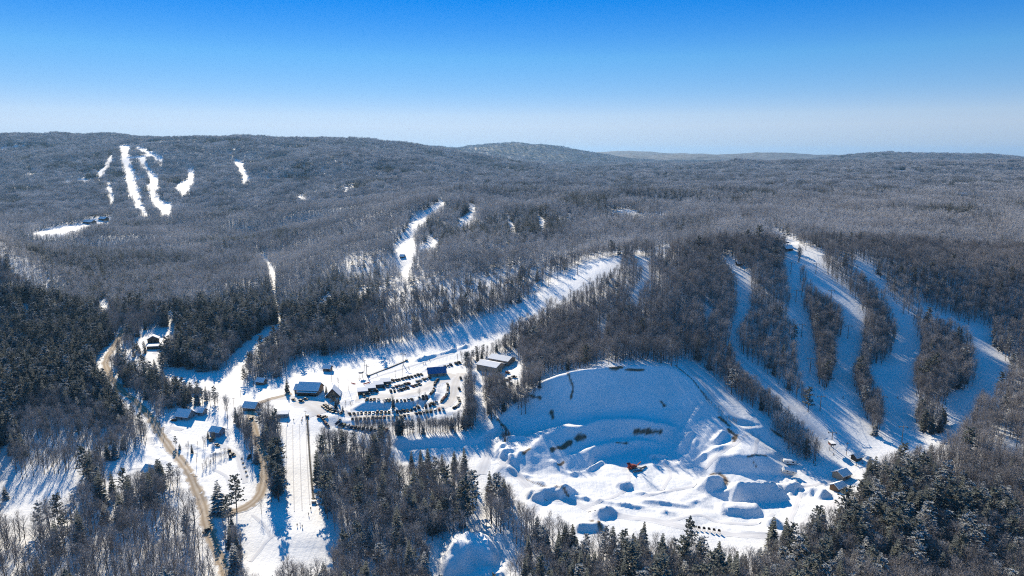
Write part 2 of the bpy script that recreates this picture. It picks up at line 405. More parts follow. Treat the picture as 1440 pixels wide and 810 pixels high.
for pts, w in EARTH:
    P = ats(pts)
    for p, q in zip(P[:-1], P[1:]):
        L2 = max((q.x-p.x)**2 + (q.y-p.y)**2, 1e-6); t = np.clip(((SX-p.x)*(q.x-p.x) + (SY-p.y)*(q.y-p.y)) / L2, 0, 1)
        d = np.hypot(SX-p.x-t*(q.x-p.x), SY-p.y-t*(q.y-p.y))
        se = np.maximum(se, np.clip((1.5*w - d)/(.7*w) + .9*fbm(SX, SY, 3.0, 3, 88), 0, 1) * (d < 3.2*w))
earth[np.ix_(mj, mi)] = se
nx, ny = len(gx), len(gy)
idx = np.arange(nx*ny).reshape(ny, nx)
quads = np.stack([idx[:-1,:-1], idx[:-1,1:], idx[1:,1:], idx[1:,:-1]], -1).reshape(-1, 4)
def grid_mesh(name, co, quads):
    me = bpy.data.meshes.new(name)
    me.vertices.add(len(co)); me.vertices.foreach_set('co', co.astype(np.float32).ravel())
    me.loops.add(quads.size); me.loops.foreach_set('vertex_index', quads.astype(np.int32).ravel())
    me.polygons.add(len(quads)); me.polygons.foreach_set('loop_start', (np.arange(len(quads))*4).astype(np.int32))
    me.polygons.foreach_set('use_smooth', np.ones(len(quads), bool))
    me.update(calc_edges=True); me.validate()
    return me
ground_me = grid_mesh('snow_ground', np.stack([MX, MY, MZ], -1).reshape(-1, 3), quads)
ground = bpy.data.objects.new('snow_ground', ground_me)
col.objects.link(ground)
ground['kind'] = 'structure'
ground_me.attributes.new('earth', 'FLOAT', 'POINT').data.foreach_set('value', earth.ravel().astype(np.float32))
# ------------------------------------------------------------------ where the photograph shows open snow (photo pixels)
OPEN = [
 # far left hill
 [(168,204),(184,204),(181,214),(184,228),(191,250),(194,265),(199,282),(209,304),(204,306),(195,293),(186,278),(179,262),(174,240),(170,222)],
 [(188,214),(198,224),(213,240),(224,252),(222,262),(218,275),(228,283),(241,285),(242,296),(239,304),(226,304),(222,292),(213,280),(207,268),(210,255),(209,242),(199,228)],
 [(190,205),(212,212),(228,222),(226,226),(206,214),(190,209)],
 [(264,235),(273,237),(274,248),(269,256),(262,273),(256,273),(246,264),(255,257),(265,251)],
 [(330,224),(338,226),(343,235),(348,248),(346,257),(340,259),(342,248),(335,236)],
 [(158,213),(150,229),(136,246),(141,248),(152,233),(160,217)], [(151,252),(158,262),(161,281),(155,282),(151,268)],
 [(45,328),(85,318),(118,314),(130,307),(160,306),(156,313),(130,319),(90,331),(58,334)],
 [(420,274),(430,276),(428,279),(421,278)],
 # valley track and the line down to the base
 [(364,349),(370,355),(378,370),(387,379),(388,394),(384,408),(390,420),(394,440),(400,457),(395,457),(390,440),(386,415),(381,395),(378,377),(370,362)],
 [(381,458),(400,452),(400,461),(385,470),(372,482),(360,495),(350,503),(344,520),(346,545),(335,552),(300,549),(262,538),(225,522),(240,517),(300,525),(316,520),(331,496),(352,476)],
 [(437,437),(463,412),(468,420),(446,437)],
 # second hill
 [(614,286),(622,281),(626,285),(612,297),(601,308),(588,319),(582,323),(581,340),(587,352),(577,375),(575,393),(565,393),(557,375),(555,352),(551,345),(560,338),(573,322),(577,308),(600,295)],
 [(659,286),(669,289),(669,299),(663,310),(655,317),(640,321),(650,305),(662,296)], [(589,349),(600,341),(606,328),(611,338),(619,343),(606,352),(590,354)],
 [(710,302),(722,314),(725,326),(718,321)], [(755,301),(764,307),(767,321),(760,319)], [(800,300),(804,304),(800,310)],
 # long trail of the middle hill and the base area
 [(395,535),(412,510),(440,499),(475,501),(520,493),(560,485),(600,473),(650,456),(700,441),(735,426),(760,412),(800,381),(822,368),(850,363),(875,362),(873,376),(855,384),(845,388),(820,402),(800,412),(780,421),(760,430),(750,445),(710,459),(720,474),(690,486),(660,498),(642,507),(655,512),(650,525),(648,540),(656,560),(650,578),(640,580),(600,587),(540,593),(500,594),(462,596),(440,602),(436,575),(400,575),(385,580),(375,573),(372,566),(350,577),(335,578),(320,570),(318,555),(345,542),(372,545),(392,548)],
 [(468,592),(550,594),(552,603),(520,607),(480,602)],
 [(440,575),(470,588),(480,600),(452,600),(440,600)],
 [(892,358),(900,360),(912,370),(914,385),(905,388),(902,375),(893,366)], [(905,388),(914,390),(908,402),(900,415),(896,427),(884,425),(896,408)], [(924,395),(950,412),(946,414),(922,398)], [(920,350),(944,348),(944,352),(922,354)],
 [(855,455),(840,460),(830,455),(845,480),(852,490),(848,472)],
 [(822,455),(836,468),(852,488),(856,500),(846,492),(832,474)],
 [(988,432),(1002,436),(1003,446),(990,440)],
 # right hill
 [(1012,365),(1028,362),(1038,376),(1056,392),(1057,420),(1050,448),(1043,460),(1036,463),(1036,480),(1042,496),(1058,512),(1085,532),(1115,560),(1150,592),(1190,625),(1200,640),(1186,640),(1160,618),(1128,590),(1095,560),(1062,528),(1036,505),(1026,470),(1030,455),(1036,440),(1036,412),(1037,395),(1028,380)],
 [(1082,322),(1098,326),(1115,338),(1133,348),(1157,355),(1157,374),(1163,385),(1176,402),(1202,421),(1217,446),(1214,473),(1210,497),(1200,513),(1195,537),(1207,563),(1220,593),(1228,614),(1236,612),(1243,603),(1243,590),(1241,564),(1227,547),(1217,528),(1223,518),(1243,514),(1257,498),(1260,470),(1253,450),(1243,430),(1227,403),(1207,383),(1199,365),(1208,366),(1224,372),(1228,384),(1242,397),(1244,413),(1260,430),(1280,453),(1290,470),(1295,497),(1283,517),(1280,543),(1290,563),(1287,590),(1291,604),(1310,610),(1345,622),(1310,628),(1270,628),(1240,640),(1215,650),(1195,655),(1180,640),(1160,617),(1157,597),(1152,570),(1137,550),(1127,530),(1123,490),(1117,463),(1105,440),(1112,430),(1110,397),(1103,370),(1103,350),(1110,344),(1100,336)],
 [(1281,425),(1305,433),(1330,447),(1365,458),(1390,460),(1392,483),(1420,515),(1412,530),(1380,545),(1370,575),(1350,595),(1340,605),(1330,600),(1310,600),(1312,590),(1330,575),(1332,560),(1366,545),(1372,530),(1368,510),(1362,480),(1340,462),(1318,450)],
 [(1310,440),(1322,447),(1320,462),(1314,455)],
 [(1395,612),(1425,618),(1440,626),(1440,630),(1410,624)],
 # pit
 [(690,600),(705,585),(722,570),(738,590),(748,560),(763,530),(800,522),(850,515),(900,508),(940,512),(966,528),(992,560),(1015,582),(1045,598),(1080,598),(1092,615),(1105,640),(1120,640),(1145,655),(1170,630),(1210,640),(1222,655),(1210,680),(1190,695),(1170,712),(1130,735),(1105,745),(1060,772),(1040,775),(1010,760),(990,765),(960,752),(930,755),(905,745),(870,752),(845,740),(830,755),(815,752),(800,735),(780,725),(760,715),(735,710),(724,695),(716,680),(707,660),(700,668),(678,672),(672,650),(675,615)],
 [(945,503),(985,513),(1014,543),(1040,566),(1078,586),(1090,600),(1045,600),(1015,583),(990,560),(965,530)],
 [(960,512),(975,520),(990,540),(1005,560),(1030,582),(1055,596),(1046,600),(1015,580),(990,556),(972,530)],
 [(548,612),(640,605),(690,585),(690,560),(676,520),(668,515),(668,560),(674,600),(660,640),(625,645),(570,652),(556,645),(550,630)],
 [(640,512),(650,516),(650,545),(655,575),(664,575),(660,530)],
 [(665,600),(695,600),(705,630),(690,660),(672,675),(660,665),(668,640)],
 [(604,812),(606,768),(640,752),(690,748),(722,768),(714,812)], [(660,690),(680,690),(680,745),(665,745)],
 # buildings and yards
 [(664,502),(725,496),(735,512),(735,532),(720,545),(708,535),(706,524),(664,524)],
 [(198,466),(232,462),(236,470),(228,495),(215,500),(185,512),(170,512),(190,495),(196,485)], [(236,440),(246,435),(247,465),(240,475),(232,490),(222,512),(212,512),(222,490),(236,462)],
 [(30,430),(45,423),(44,440),(30,446)], [(138,425),(152,420),(154,436),(140,440)],
 [(138,500),(160,480),(166,485),(158,500),(152,520),(148,515),(130,520)],
 [(150,520),(172,545),(190,560),(215,578),(212,592),(190,575),(165,552)],
 [(224,592),(240,580),(285,570),(318,580),(322,600),(312,616),(325,620),(345,640),(352,630),(360,650),(364,690),(345,708),(310,712),(292,700),(282,670),(262,648),(240,625),(226,605)],
 [(318,580),(330,585),(350,590),(362,640),(372,670),(370,700),(360,690),(352,650),(340,620),(325,605)],
 [(0,680),(60,672),(100,665),(150,652),(185,640),(215,618),(230,612),(245,630),(262,655),(240,655),(216,650),(180,662),(160,672),(140,655),(115,665),(95,695),(60,700),(30,715),(0,720)],
 [(0,612),(10,630),(16,655),(30,675),(0,690)],
 [(280,700),(298,700),(304,712),(300,740),(312,780),(330,812),(322,812),(296,762),(286,735)],
 [(318,712),(345,708),(345,716),(330,722),(316,735),(312,725)],
 # tubing hill
 [(398,580),(437,580),(446,610),(444,640),(446,680),(456,720),(466,745),(474,762),(455,768),(440,766),(416,768),(400,790),(378,812),(352,812),(338,790),(332,765),(340,735),(352,720),(378,708),(390,712),(398,690),(394,640)],
 [(416,766),(458,766),(466,778),(455,786),(440,790),(420,786),(408,782)],
]
mask = np.zeros((900, 1440), bool)
for p in OPEN: fill_polygon(mask, p)
WOODED = [[(1128,378),(1137,392),(1160,417),(1180,440),(1184,470),(1174,490),(1171,530),(1161,552),(1150,537),(1145,490),(1140,460),(1130,440),(1126,413),(1124,386)],
 [(1120,350),(1127,352),(1130,372),(1122,372)]]
for p in WOODED:
    t = np.zeros(mask.shape, bool); fill_polygon(t, p); mask &= ~t
# buildings, cars and roads keep a clear line of sight as well (filled in below from the same lists)
ROAD_WEST = [(176,462),(166,478),(152,500),(148,512),(156,532),(172,550),(195,568),(212,588),(224,608),(240,630),(258,652),(271,675),(279,695),(286,715),(291,738),(298,762),(311,790),(324,822)]
ROAD_EAST = [(291,728),(312,722),(336,719),(352,711),(365,697),(371,681),(371,655),(367,632),(359,610),(353,592),(352,578),(361,568),(380,561),(400,556),(414,553)]
roadmask = np.zeros((900, 1440), bool)
for rd, w0 in ((ROAD_WEST, 5), (ROAD_EAST, 5)):
    for (a, b), (c, d) in zip(rd[:-1], rd[1:]):
        w = 3 + max(0, (b - 480)) / 330 * 7
        n = math.hypot(c-a, d-b); ox, oy = -(d-b)/n*w, (c-a)/n*w
        for mk in (mask, roadmask): fill_polygon(mk, [(a+ox,b+oy),(c+ox,d+oy),(c-ox,d-oy),(a-ox,b-oy)])
# kinds of woodland: share of conifers, density, (photo pixels)
CONIFER = [
 (0.92, [(-200,420),(60,410),(150,440),(160,500),(140,540),(190,570),(170,600),(60,560),(40,640),(-200,640)]),
 (0.06, [(20,600),(60,565),(170,600),(215,600),(200,640),(60,680),(30,660)]),
 (0.75, [(235,440),(390,400),(400,460),(330,500),(300,530),(225,520)]),
 (0.55, [(0,380),(60,385),(250,395),(240,450),(150,450),(60,415)]),
 (0.5, [(400,430),(470,390),(560,400),(520,440),(430,490),(395,520),(350,530)]),
 (0.55, [(170,520),(250,540),(310,560),(310,590),(240,570),(170,540)]),
 (0.32, [(90,665),(150,640),(300,700),(330,780),(330,900),(-100,900),(-100,760),(60,760)]),
 (0.46, [(1170,670),(1225,640),(1330,690),(1400,710),(1430,760),(1380,812),(1250,830),(1100,900),(700,900),(760,770),(930,770),(1060,775)]),
 (0.45, [(1400,700),(1600,640),(1600,900),(1380,900)]),
 (0.12, [(470,600),(700,640),(720,760),(600,900),(440,900),(450,640)]),
 (0.8, [(384,660),(394,660),(396,705),(384,705)]),
 (0.35, [(600,230),(900,232),(1440,240),(1440,275),(900,290),(620,275)]),
 (0.3, [(960,235),(1250,235),(1350,260),(960,265)]),
 (0.45, [(0,330),(330,380),(300,400),(0,400)]),
]
conif = np.full((900, 1840), 0.05)
for p, poly in CONIFER:
    t = np.zeros(conif.shape, bool); fill_polygon(t, [(u+200, v) for u, v in poly]); conif[t] = p
conif = blur(conif, 4)
SPARSE = [  # keep only this share of the trees
 (0.35, [(60,690),(200,700),(300,690),(300,720),(200,735),(60,735)]),
 (0.45, [(-50,690),(60,700),(60,735),(-50,740)]),
 (0.25, [(180,480),(235,470),(225,530),(160,520)]),
 (0.5, [(480,365),(520,350),(640,400),(720,370),(740,385),(640,450),(560,480),(500,470)]),
 (0.30, [(745,385),(860,380),(840,405),(770,450),(720,470),(745,440)]),
 (0.12, [(500,566),(612,562),(616,576),(490,582)]),
 (0.10, [(455,545),(500,545),(500,580),(455,580)]),
 (0.15, [(225,600),(330,600),(330,660),(240,640)]),
 (0.15, [(300,535),(420,535),(420,560),(300,565)]),
 (0.55, [(-100,712),(330,712),(330,900),(-100,900)]), (0.3, [(226,690),(292,700),(300,745),(232,738)]), (0.8, [(450,640),(690,640),(690,820),(450,820)]),
 (0.6, [(560,770),(740,740),(740,830),(560,830)]),
 (0.6, [(20,610),(160,620),(120,670),(40,690)]),
]
spars = np.ones((900, 1840))
for p, poly in SPARSE:
    t = np.zeros(spars.shape, bool); fill_polygon(t, [(u+200, v) for u, v in poly]); spars[t] = p
# ------------------------------------------------------------------ materials
def new_mat(name, rough=0.9, spec=0.2):
    m = bpy.data.materials.new(name); m.use_nodes = True
    b = m.node_tree.nodes['Principled BSDF']
    b.inputs['Roughness'].default_value = rough
    b.inputs['Specular IOR Level'].default_value = spec
    return m, m.node_tree.nodes, m.node_tree.links, b
def plain(name, rgb, rough=0.7, spec=0.3, vary=0.12, scale=1.5, metal=0.0):
    m, n, l, b = new_mat(name, rough, spec)
    b.inputs['Metallic'].default_value = metal
    tc = n.new('ShaderNodeTexCoord'); nz = n.new('ShaderNodeTexNoise'); nz.inputs['Scale'].default_value = scale; nz.inputs['Detail'].default_value = 4
    l.new(tc.outputs['Object'], nz.inputs['Vector'])
    r = n.new('ShaderNodeValToRGB')
    r.color_ramp.elements[0].position, r.color_ramp.elements[1].position = 0.3, 0.7
    r.color_ramp.elements[0].color = (*[c*(1-vary) for c in rgb], 1); r.color_ramp.elements[1].color = (*[min(1, c*(1+vary)) for c in rgb], 1)
    l.new(nz.outputs['Fac'], r.inputs[0]); l.new(r.outputs[0], b.inputs['Base Color'])
    return m
def mixrgb(n, l, fac, a, b):
    x = n.new('ShaderNodeMix'); x.data_type = 'RGBA'
    for sock, v in ((x.inputs[0], fac), (x.inputs[6], a), (x.inputs[7], b)):
        if hasattr(v, 'default_value') or hasattr(v, 'links'): l.new(v, sock)
        elif isinstance(v, (int, float)): sock.default_value = v
        else: sock.default_value = (*v, 1)
    return x.outputs[2]
def snow_mat(name, bump=1.0, tint=(0.86, 0.87, 0.89), far=False):
    m, n, l, b = new_mat(name, 0.75, 0.25)
    g = n.new('ShaderNodeNewGeometry')
    n1 = n.new('ShaderNodeTexNoise'); n1.inputs['Scale'].default_value = 0.05; n1.inputs['Detail'].default_value = 6
    l.new(g.outputs['Position'], n1.inputs['Vector'])
    r = n.new('ShaderNodeValToRGB'); r.color_ramp.elements[0].position, r.color_ramp.elements[1].position = 0.3, 0.7
    r.color_ramp.elements[0].color = (*[c*0.93 for c in tint], 1); r.color_ramp.elements[1].color = (*[min(.95, c*1.03) for c in tint], 1)
    l.new(n1.outputs['Fac'], r.inputs[0])
    colr = r.outputs[0]
    if far:   # beyond the trees built one by one the ground is wooded to the horizon
        sx = n.new('ShaderNodeSeparateXYZ'); l.new(g.outputs['Position'], sx.inputs[0])
        ln = n.new('ShaderNodeVectorMath'); ln.operation = 'LENGTH'; l.new(g.outputs['Position'], ln.inputs[0])
        mr = n.new('ShaderNodeMapRange'); mr.inputs[1].default_value, mr.inputs[2].default_value = 4200, 6500
        l.new(ln.outputs['Value'], mr.inputs[0])
        n2 = n.new('ShaderNodeTexNoise'); n2.inputs['Scale'].default_value = 0.012; n2.inputs['Detail'].default_value = 8
        l.new(g.outputs['Position'], n2.inputs['Vector'])
        fr = n.new('ShaderNodeValToRGB'); fr.color_ramp.elements[0].position, fr.color_ramp.elements[1].position = 0.38, 0.62
        fr.color_ramp.elements[0].color, fr.color_ramp.elements[1].color = (0.055, 0.058, 0.06, 1), (0.17, 0.165, 0.165, 1)
        l.new(n2.outputs['Fac'], fr.inputs[0])
        colr = mixrgb(n, l, mr.outputs[0], colr, fr.outputs[0])
    if far:
        at_ = n.new('ShaderNodeAttribute'); at_.attribute_name = 'earth'
        n4 = n.new('ShaderNodeTexNoise'); n4.inputs['Scale'].default_value = 1.3; n4.inputs['Detail'].default_value = 5; l.new(g.outputs['Position'], n4.inputs['Vector'])
        colr = mixrgb(n, l, at_.outputs['Fac'], colr, mixrgb(n, l, n4.outputs['Fac'], (0.07, 0.045, 0.03), (0.26, 0.18, 0.12)))
    l.new(colr, b.inputs['Base Color'])
    n3 = n.new('ShaderNodeTexNoise'); n3.inputs['Scale'].default_value = 0.45; n3.inputs['Detail'].default_value = 7; n3.inputs['Roughness'].default_value = 0.62
    l.new(g.outputs['Position'], n3.inputs['Vector'])
    if far:   # grooming and ski lines run down the slopes
        mp = n.new('ShaderNodeMapping'); mp.inputs['Scale'].default_value = (0.55, 0.035, 0.02); mp.inputs['Rotation'].default_value = (0, 0, .18); l.new(g.outputs['Position'], mp.inputs['Vector'])
        gs = n.new('ShaderNodeTexNoise'); gs.inputs['Scale'].default_value = 1.0; gs.inputs['Detail'].default_value = 4; l.new(mp.outputs[0], gs.inputs['Vector'])
        sm_ = n.new('ShaderNodeMath'); sm_.operation = 'MULTIPLY_ADD'; l.new(gs.outputs['Fac'], sm_.inputs[0]); sm_.inputs[1].default_value = .9; l.new(n3.outputs['Fac'], sm_.inputs[2])
        height_out = sm_.outputs[0]
    else: height_out = n3.outputs['Fac']
    bp = n.new('ShaderNodeBump'); bp.inputs['Strength'].default_value = 0.35*bump; bp.inputs['Distance'].default_value = 0.8
    l.new(height_out, bp.inputs['Height']); l.new(bp.outputs[0], b.inputs['Normal'])
    return m
M = {}
M['ground'] = snow_mat('snow', 1.0, far=True)
M['snow'] = snow_mat('roof_snow', 0.4)
ground_me.materials.append(M['ground'])
def tree_mat(name, lo, hi, frost, frost_amt):
    """bark / needles: each tree its own shade, upper faces carry some snow"""
    m, n, l, b = new_mat(name, 0.95, 0.1)
    oi = n.new('ShaderNodeObjectInfo')
    g = n.new('ShaderNodeNewGeometry')
    st = n.new('ShaderNodeTexNoise'); st.inputs['Scale'].default_value = 0.011; st.inputs['Detail'].default_value = 3; l.new(g.outputs['Position'], st.inputs['Vector'])   # stands of different kinds
    sr = n.new('ShaderNodeMapRange'); sr.inputs[1].default_value, sr.inputs[2].default_value = .36, .64; l.new(st.outputs['Fac'], sr.inputs[0])
    av = n.new('ShaderNodeMath'); av.operation = 'MULTIPLY_ADD'; l.new(oi.outputs['Random'], av.inputs[0]); av.inputs[1].default_value = .62
    h2 = n.new('ShaderNodeMath'); h2.operation = 'MULTIPLY'; l.new(sr.outputs[0], h2.inputs[0]); h2.inputs[1].default_value = .38; l.new(h2.outputs[0], av.inputs[2])
    c = mixrgb(n, l, av.outputs[0], lo, hi); sx = n.new('ShaderNodeSeparateXYZ'); l.new(g.outputs['True Normal'], sx.inputs[0])
    ab = n.new('ShaderNodeMath'); ab.operation = 'ABSOLUTE'; l.new(sx.outputs[2], ab.inputs[0])
    nz = n.new('ShaderNodeTexNoise'); nz.inputs['Scale'].default_value = 0.35; l.new(g.outputs['Position'], nz.inputs['Vector'])
    ad = n.new('ShaderNodeMath'); ad.operation = 'MULTIPLY_ADD'; l.new(nz.outputs['Fac'], ad.inputs[0]); ad.inputs[1].default_value = 0.9; ad.inputs[2].default_value = -0.45
    sm = n.new('ShaderNodeMath'); sm.operation = 'ADD'; l.new(ab.outputs[0], sm.inputs[0]); l.new(ad.outputs[0], sm.inputs[1])
    mr = n.new('ShaderNodeMapRange'); mr.inputs[1].default_value, mr.inputs[2].default_value = 0.55, 1.0; mr.inputs[4].default_value = frost_amt
    l.new(sm.outputs[0], mr.inputs[0])
    l.new(mixrgb(n, l, mr.outputs[0], c, frost), b.inputs['Base Color'])
    return m
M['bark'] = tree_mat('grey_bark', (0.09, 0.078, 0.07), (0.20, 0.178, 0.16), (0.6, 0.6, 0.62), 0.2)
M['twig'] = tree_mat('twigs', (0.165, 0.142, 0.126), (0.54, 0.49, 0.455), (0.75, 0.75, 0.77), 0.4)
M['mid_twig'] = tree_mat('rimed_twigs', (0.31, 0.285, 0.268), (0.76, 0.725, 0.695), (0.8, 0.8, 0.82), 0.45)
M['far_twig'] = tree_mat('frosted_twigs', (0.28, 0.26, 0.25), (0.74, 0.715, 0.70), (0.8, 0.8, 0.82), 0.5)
M['pine_bark'] = tree_mat('pine_bark', (0.07, 0.055, 0.045), (0.11, 0.085, 0.07), (0.6, 0.6, 0.62), 0.1)
M['needle'] = tree_mat('needles', (0.04, 0.055, 0.036), (0.085, 0.095, 0.062), (0.7, 0.71, 0.73), 0.2)
M['needle_snowy'] = tree_mat('snowy_needles', (0.05, 0.06, 0.045), (0.10, 0.11, 0.085), (0.75, 0.76, 0.78), 0.55)
M['brush'] = tree_mat('brush', (0.11, 0.08, 0.06), (0.20, 0.15, 0.12), (0.6, 0.6, 0.62), 0.1)
# ------------------------------------------------------------------ tree shapes (built at their own size, metres)
class MB:
    def __init__(s): s.v, s.f, s.m = [], [], []
    def tube(s, p, q, r0, r1, n=4, mat=0):
        p, q = Vector(p), Vector(q); d = (q-p).normalized()
        a = d.orthogonal().normalized(); b = d.cross(a); k = len(s.v)
        for c, r in ((p, r0), (q, r1)):
            for i in range(n):
                t = 2*math.pi*i/n; s.v.append(c + a*(r*math.cos(t)) + b*(r*math.sin(t)))
        for i in range(n):
            j = (i+1) % n; s.f.append((k+i, k+j, k+n+j, k+n+i)); s.m.append(mat)
    def blade(s, p, q, w, mat=0, rnd=random):
        p, q = Vector(p), Vector(q); d = q-p
        if d.length < 1e-4: return
        a = d.orthogonal().normalized(); a.rotate(Matrix.Rotation(rnd.uniform(0, math.pi), 3, d.normalized())); k = len(s.v)
        s.v += [p - a*(w/2), p + a*(w/2), q]; s.f.append((k, k+1, k+2)); s.m.append(mat)
    def tri(s, a, b, c, mat=0):
        k = len(s.v); s.v += [Vector(a), Vector(b), Vector(c)]; s.f.append((k, k+1, k+2)); s.m.append(mat)
    def quad(s, a, b, c, d, mat=0):
        k = len(s.v); s.v += [Vector(a), Vector(b), Vector(c), Vector(d)]; s.f.append((k, k+1, k+2, k+3)); s.m.append(mat)
    def box(s, x0, x1, y0, y1, z0, z1, mat=0):
        k = len(s.v); s.v += [Vector(p) for p in ((x0,y0,z0),(x1,y0,z0),(x1,y1,z0),(x0,y1,z0),(x0,y0,z1),(x1,y0,z1),(x1,y1,z1),(x0,y1,z1))]
        for f in ((3,2,1,0),(4,5,6,7),(0,1,5,4),(1,2,6,5),(2,3,7,6),(3,0,4,7)): s.f.append(tuple(k+i for i in f)); s.m.append(mat)
    def add(s, o, off=(0,0,0), rot=0, sc_=1):
        k = len(s.v); R = Matrix.Rotation(rot, 3, 'Z')
        s.v += [R @ (v*sc_) + Vector(off) for v in o.v]; s.f += [tuple(k+i for i in f) for f in o.f]; s.m += o.m
    def mesh(s, name, mats, smooth=False):
        me = bpy.data.meshes.new(name); me.from_pydata([tuple(v) for v in s.v], [], s.f)
        for m in mats: me.materials.append(m)
        me.polygons.foreach_set('material_index', s.m)
        if smooth: me.polygons.foreach_set('use_smooth', [True]*len(s.f))
        me.update(); return me
def rot_dir(az, el): return Vector((math.cos(az)*math.cos(el), math.sin(az)*math.cos(el), math.sin(el)))
def bare_tree(seed, h=16.0, spread=1.0, limbs=16, sub=7, tw=4, base=0.36):
    r = random.Random(seed); tr, cr = MB(), MB()
    pts = [Vector((0,0,-0.6))]; n = 4
    for i in range(1, n+1):
        pts.append(Vector((r.uniform(-.3,.3)*i*.6, r.uniform(-.3,.3)*i*.6, h*0.86*i/n)))
    for i in range(n):
        tr.tube(pts[i], pts[i+1], 0.24*(1-i/n*.85)*h/16, 0.24*(1-(i+1)/n*.85)*h/16, 5)
    def on(t):
        k = min(int(t*n), n-1); return pts[k].lerp(pts[k+1], t*n-k)
    for i in range(limbs):
        t = base + (0.98-base)*(i+r.random()*.6)/limbs
        az = i*2.4 + r.uniform(-.5,.5); el = math.radians(r.uniform(28,58) + 18*t)
        L = h*(0.36*(1-t)**0.7 + 0.10)*r.uniform(.75,1.15)*spread
        p = on(t); q = p + rot_dir(az, el)*L*.5; e = q + rot_dir(az+r.uniform(-.4,.4), el+r.uniform(0,.35))*L*.55
        tr.tube(p, q, 0.085*h/16, 0.055*h/16, 3); tr.tube(q, e, 0.055*h/16, 0.02, 3)
        for k in range(sub):
            s = (k+1)/(sub+.5); c = p.lerp(q, s*2) if s < .5 else q.lerp(e, s*2-1)
            d = rot_dir(az+r.uniform(-1.2,1.2), el*.7+r.uniform(-.3,.75)); l2 = L*r.uniform(.24,.44)*(1.15-s*.45)
            e2 = c + d*l2; cr.blade(c, e2, .07, 0, r)
            for w in range(tw):
                c3 = c.lerp(e2, r.uniform(.25,1.0)); d3 = rot_dir(r.uniform(0,6.3), r.uniform(-.2,1.3))
                cr.blade(c3, c3 + d3*r.uniform(.7,1.5)*h/16, .06, 0, r)
    for i in range(150):                                  # fine outer twigs round off the crown
        a, q, w = r.uniform(0,6.3), math.sqrt(r.random()), r.uniform(-1,1); rr = math.sqrt(max(0, 1-w*w))*h*.25*spread*(.45+.55*q)
        c = Vector((rr*math.cos(a), rr*math.sin(a), h*(.67+.29*w))); d = (rot_dir(a, .35+.5*w) + rot_dir(r.uniform(0,6.3), r.uniform(-.5,1.2))*.7).normalized()
        cr.blade(c, c + d*r.uniform(.9,1.8)*h/16, .07, 0, r)
    return tr, cr
def bare_simple(seed, h=15.0, spread=1.0, tw=34, wide=.15):
    r = random.Random(seed); m = MB()
    top = Vector((r.uniform(-.5,.5), r.uniform(-.5,.5), h*.9))
    m.tube((0,0,-.8), top*.5, .22, .15, 3, 0); m.tube(top*.5, top, .15, .04, 3, 0)
    for i in range(tw):
        t = r.uniform(.36,1.0); p = top*t
        L = h*(.30*(1-t)**.6 + .10)*r.uniform(.6,1.1)*spread
        d = rot_dir(i*2.4+r.uniform(-.6,.6), math.radians(r.uniform(15,75))); e = p + d*L
        m.blade(p, e, wide*1.1, 1, r)
        c = p.lerp(e, r.uniform(.4,.8)); m.blade(c, c + rot_dir(r.uniform(0,6.3), r.uniform(0,1.3))*L*.55, wide, 1, r)
        c = p.lerp(e, r.uniform(.5,1)); m.blade(c, c + rot_dir(r.uniform(0,6.3), r.uniform(0,1.3))*L*.45, wide, 1, r)
    for i in range(int(tw*1.6)):
        a, q, w = r.uniform(0,6.3), math.sqrt(r.random()), r.uniform(-1,1); rr = math.sqrt(max(0, 1-w*w))*h*.26*spread*(.4+.6*q)
        c = Vector((rr*math.cos(a), rr*math.sin(a), h*(.67+.29*w))); d = (rot_dir(a, .35+.5*w) + rot_dir(r.uniform(0,6.3), r.uniform(-.5,1.2))*.7).normalized()
        m.blade(c, c + d*r.uniform(1.1,2.2)*h/16, wide, 1, r)
    return m
def conifer(seed, h=18.0, width=.22, levels=15, per=7, base=.10, ragged=.25, droop=-.25, gaps=0.0):
    r = random.Random(seed); tr, cr = MB(), MB()
    tr.tube((0,0,-.8), (0,0,h*.55), .26*h/18, .16*h/18, 5); tr.tube((0,0,h*.55), (0,0,h), .16*h/18, .02, 4)
    for i in range(levels):
        t = base + (1-base)*(i/levels)
        L0 = h*width*((1-t)**.8)*1.0 + .35
        for k in range(per):
            if r.random() < gaps: continue
            az = 2*math.pi*k/per + i*1.3 + r.uniform(-.3,.3); L = L0*(1 + r.uniform(-ragged, ragged)); z = h*t + r.uniform(-.3,.3)*h/levels
            el = droop + r.uniform(-.15,.2) + t*.5
            d = rot_dir(az, el); s = Vector((-math.sin(az), math.cos(az), 0)); p = Vector((0,0,z)); e = p + d*L
            W = L*.30 + .22
            mid = p + d*L*.5 + Vector((0,0,.10*L))
            lo = Vector((0,0,-.16*L))
            cr.quad(p, mid + s*W + lo, e, mid, 0); cr.quad(p, mid, e, mid - s*W + lo, 0)
            for sg in (-1, 1):       # side sprays break the outline
                c = p + d*L*r.uniform(.35,.6); cr.tri(c, c + d*L*.22, c + s*sg*W*1.7 + d*L*.28 + Vector((0,0,-.22*L*r.random())), 0)
            cr.tri(e - d*L*.25 + s*.12*L, e - d*L*.25 - s*.12*L, e + d*L*.2 + Vector((0,0,r.uniform(-.12,.1)*L)), 0)
    return tr, cr
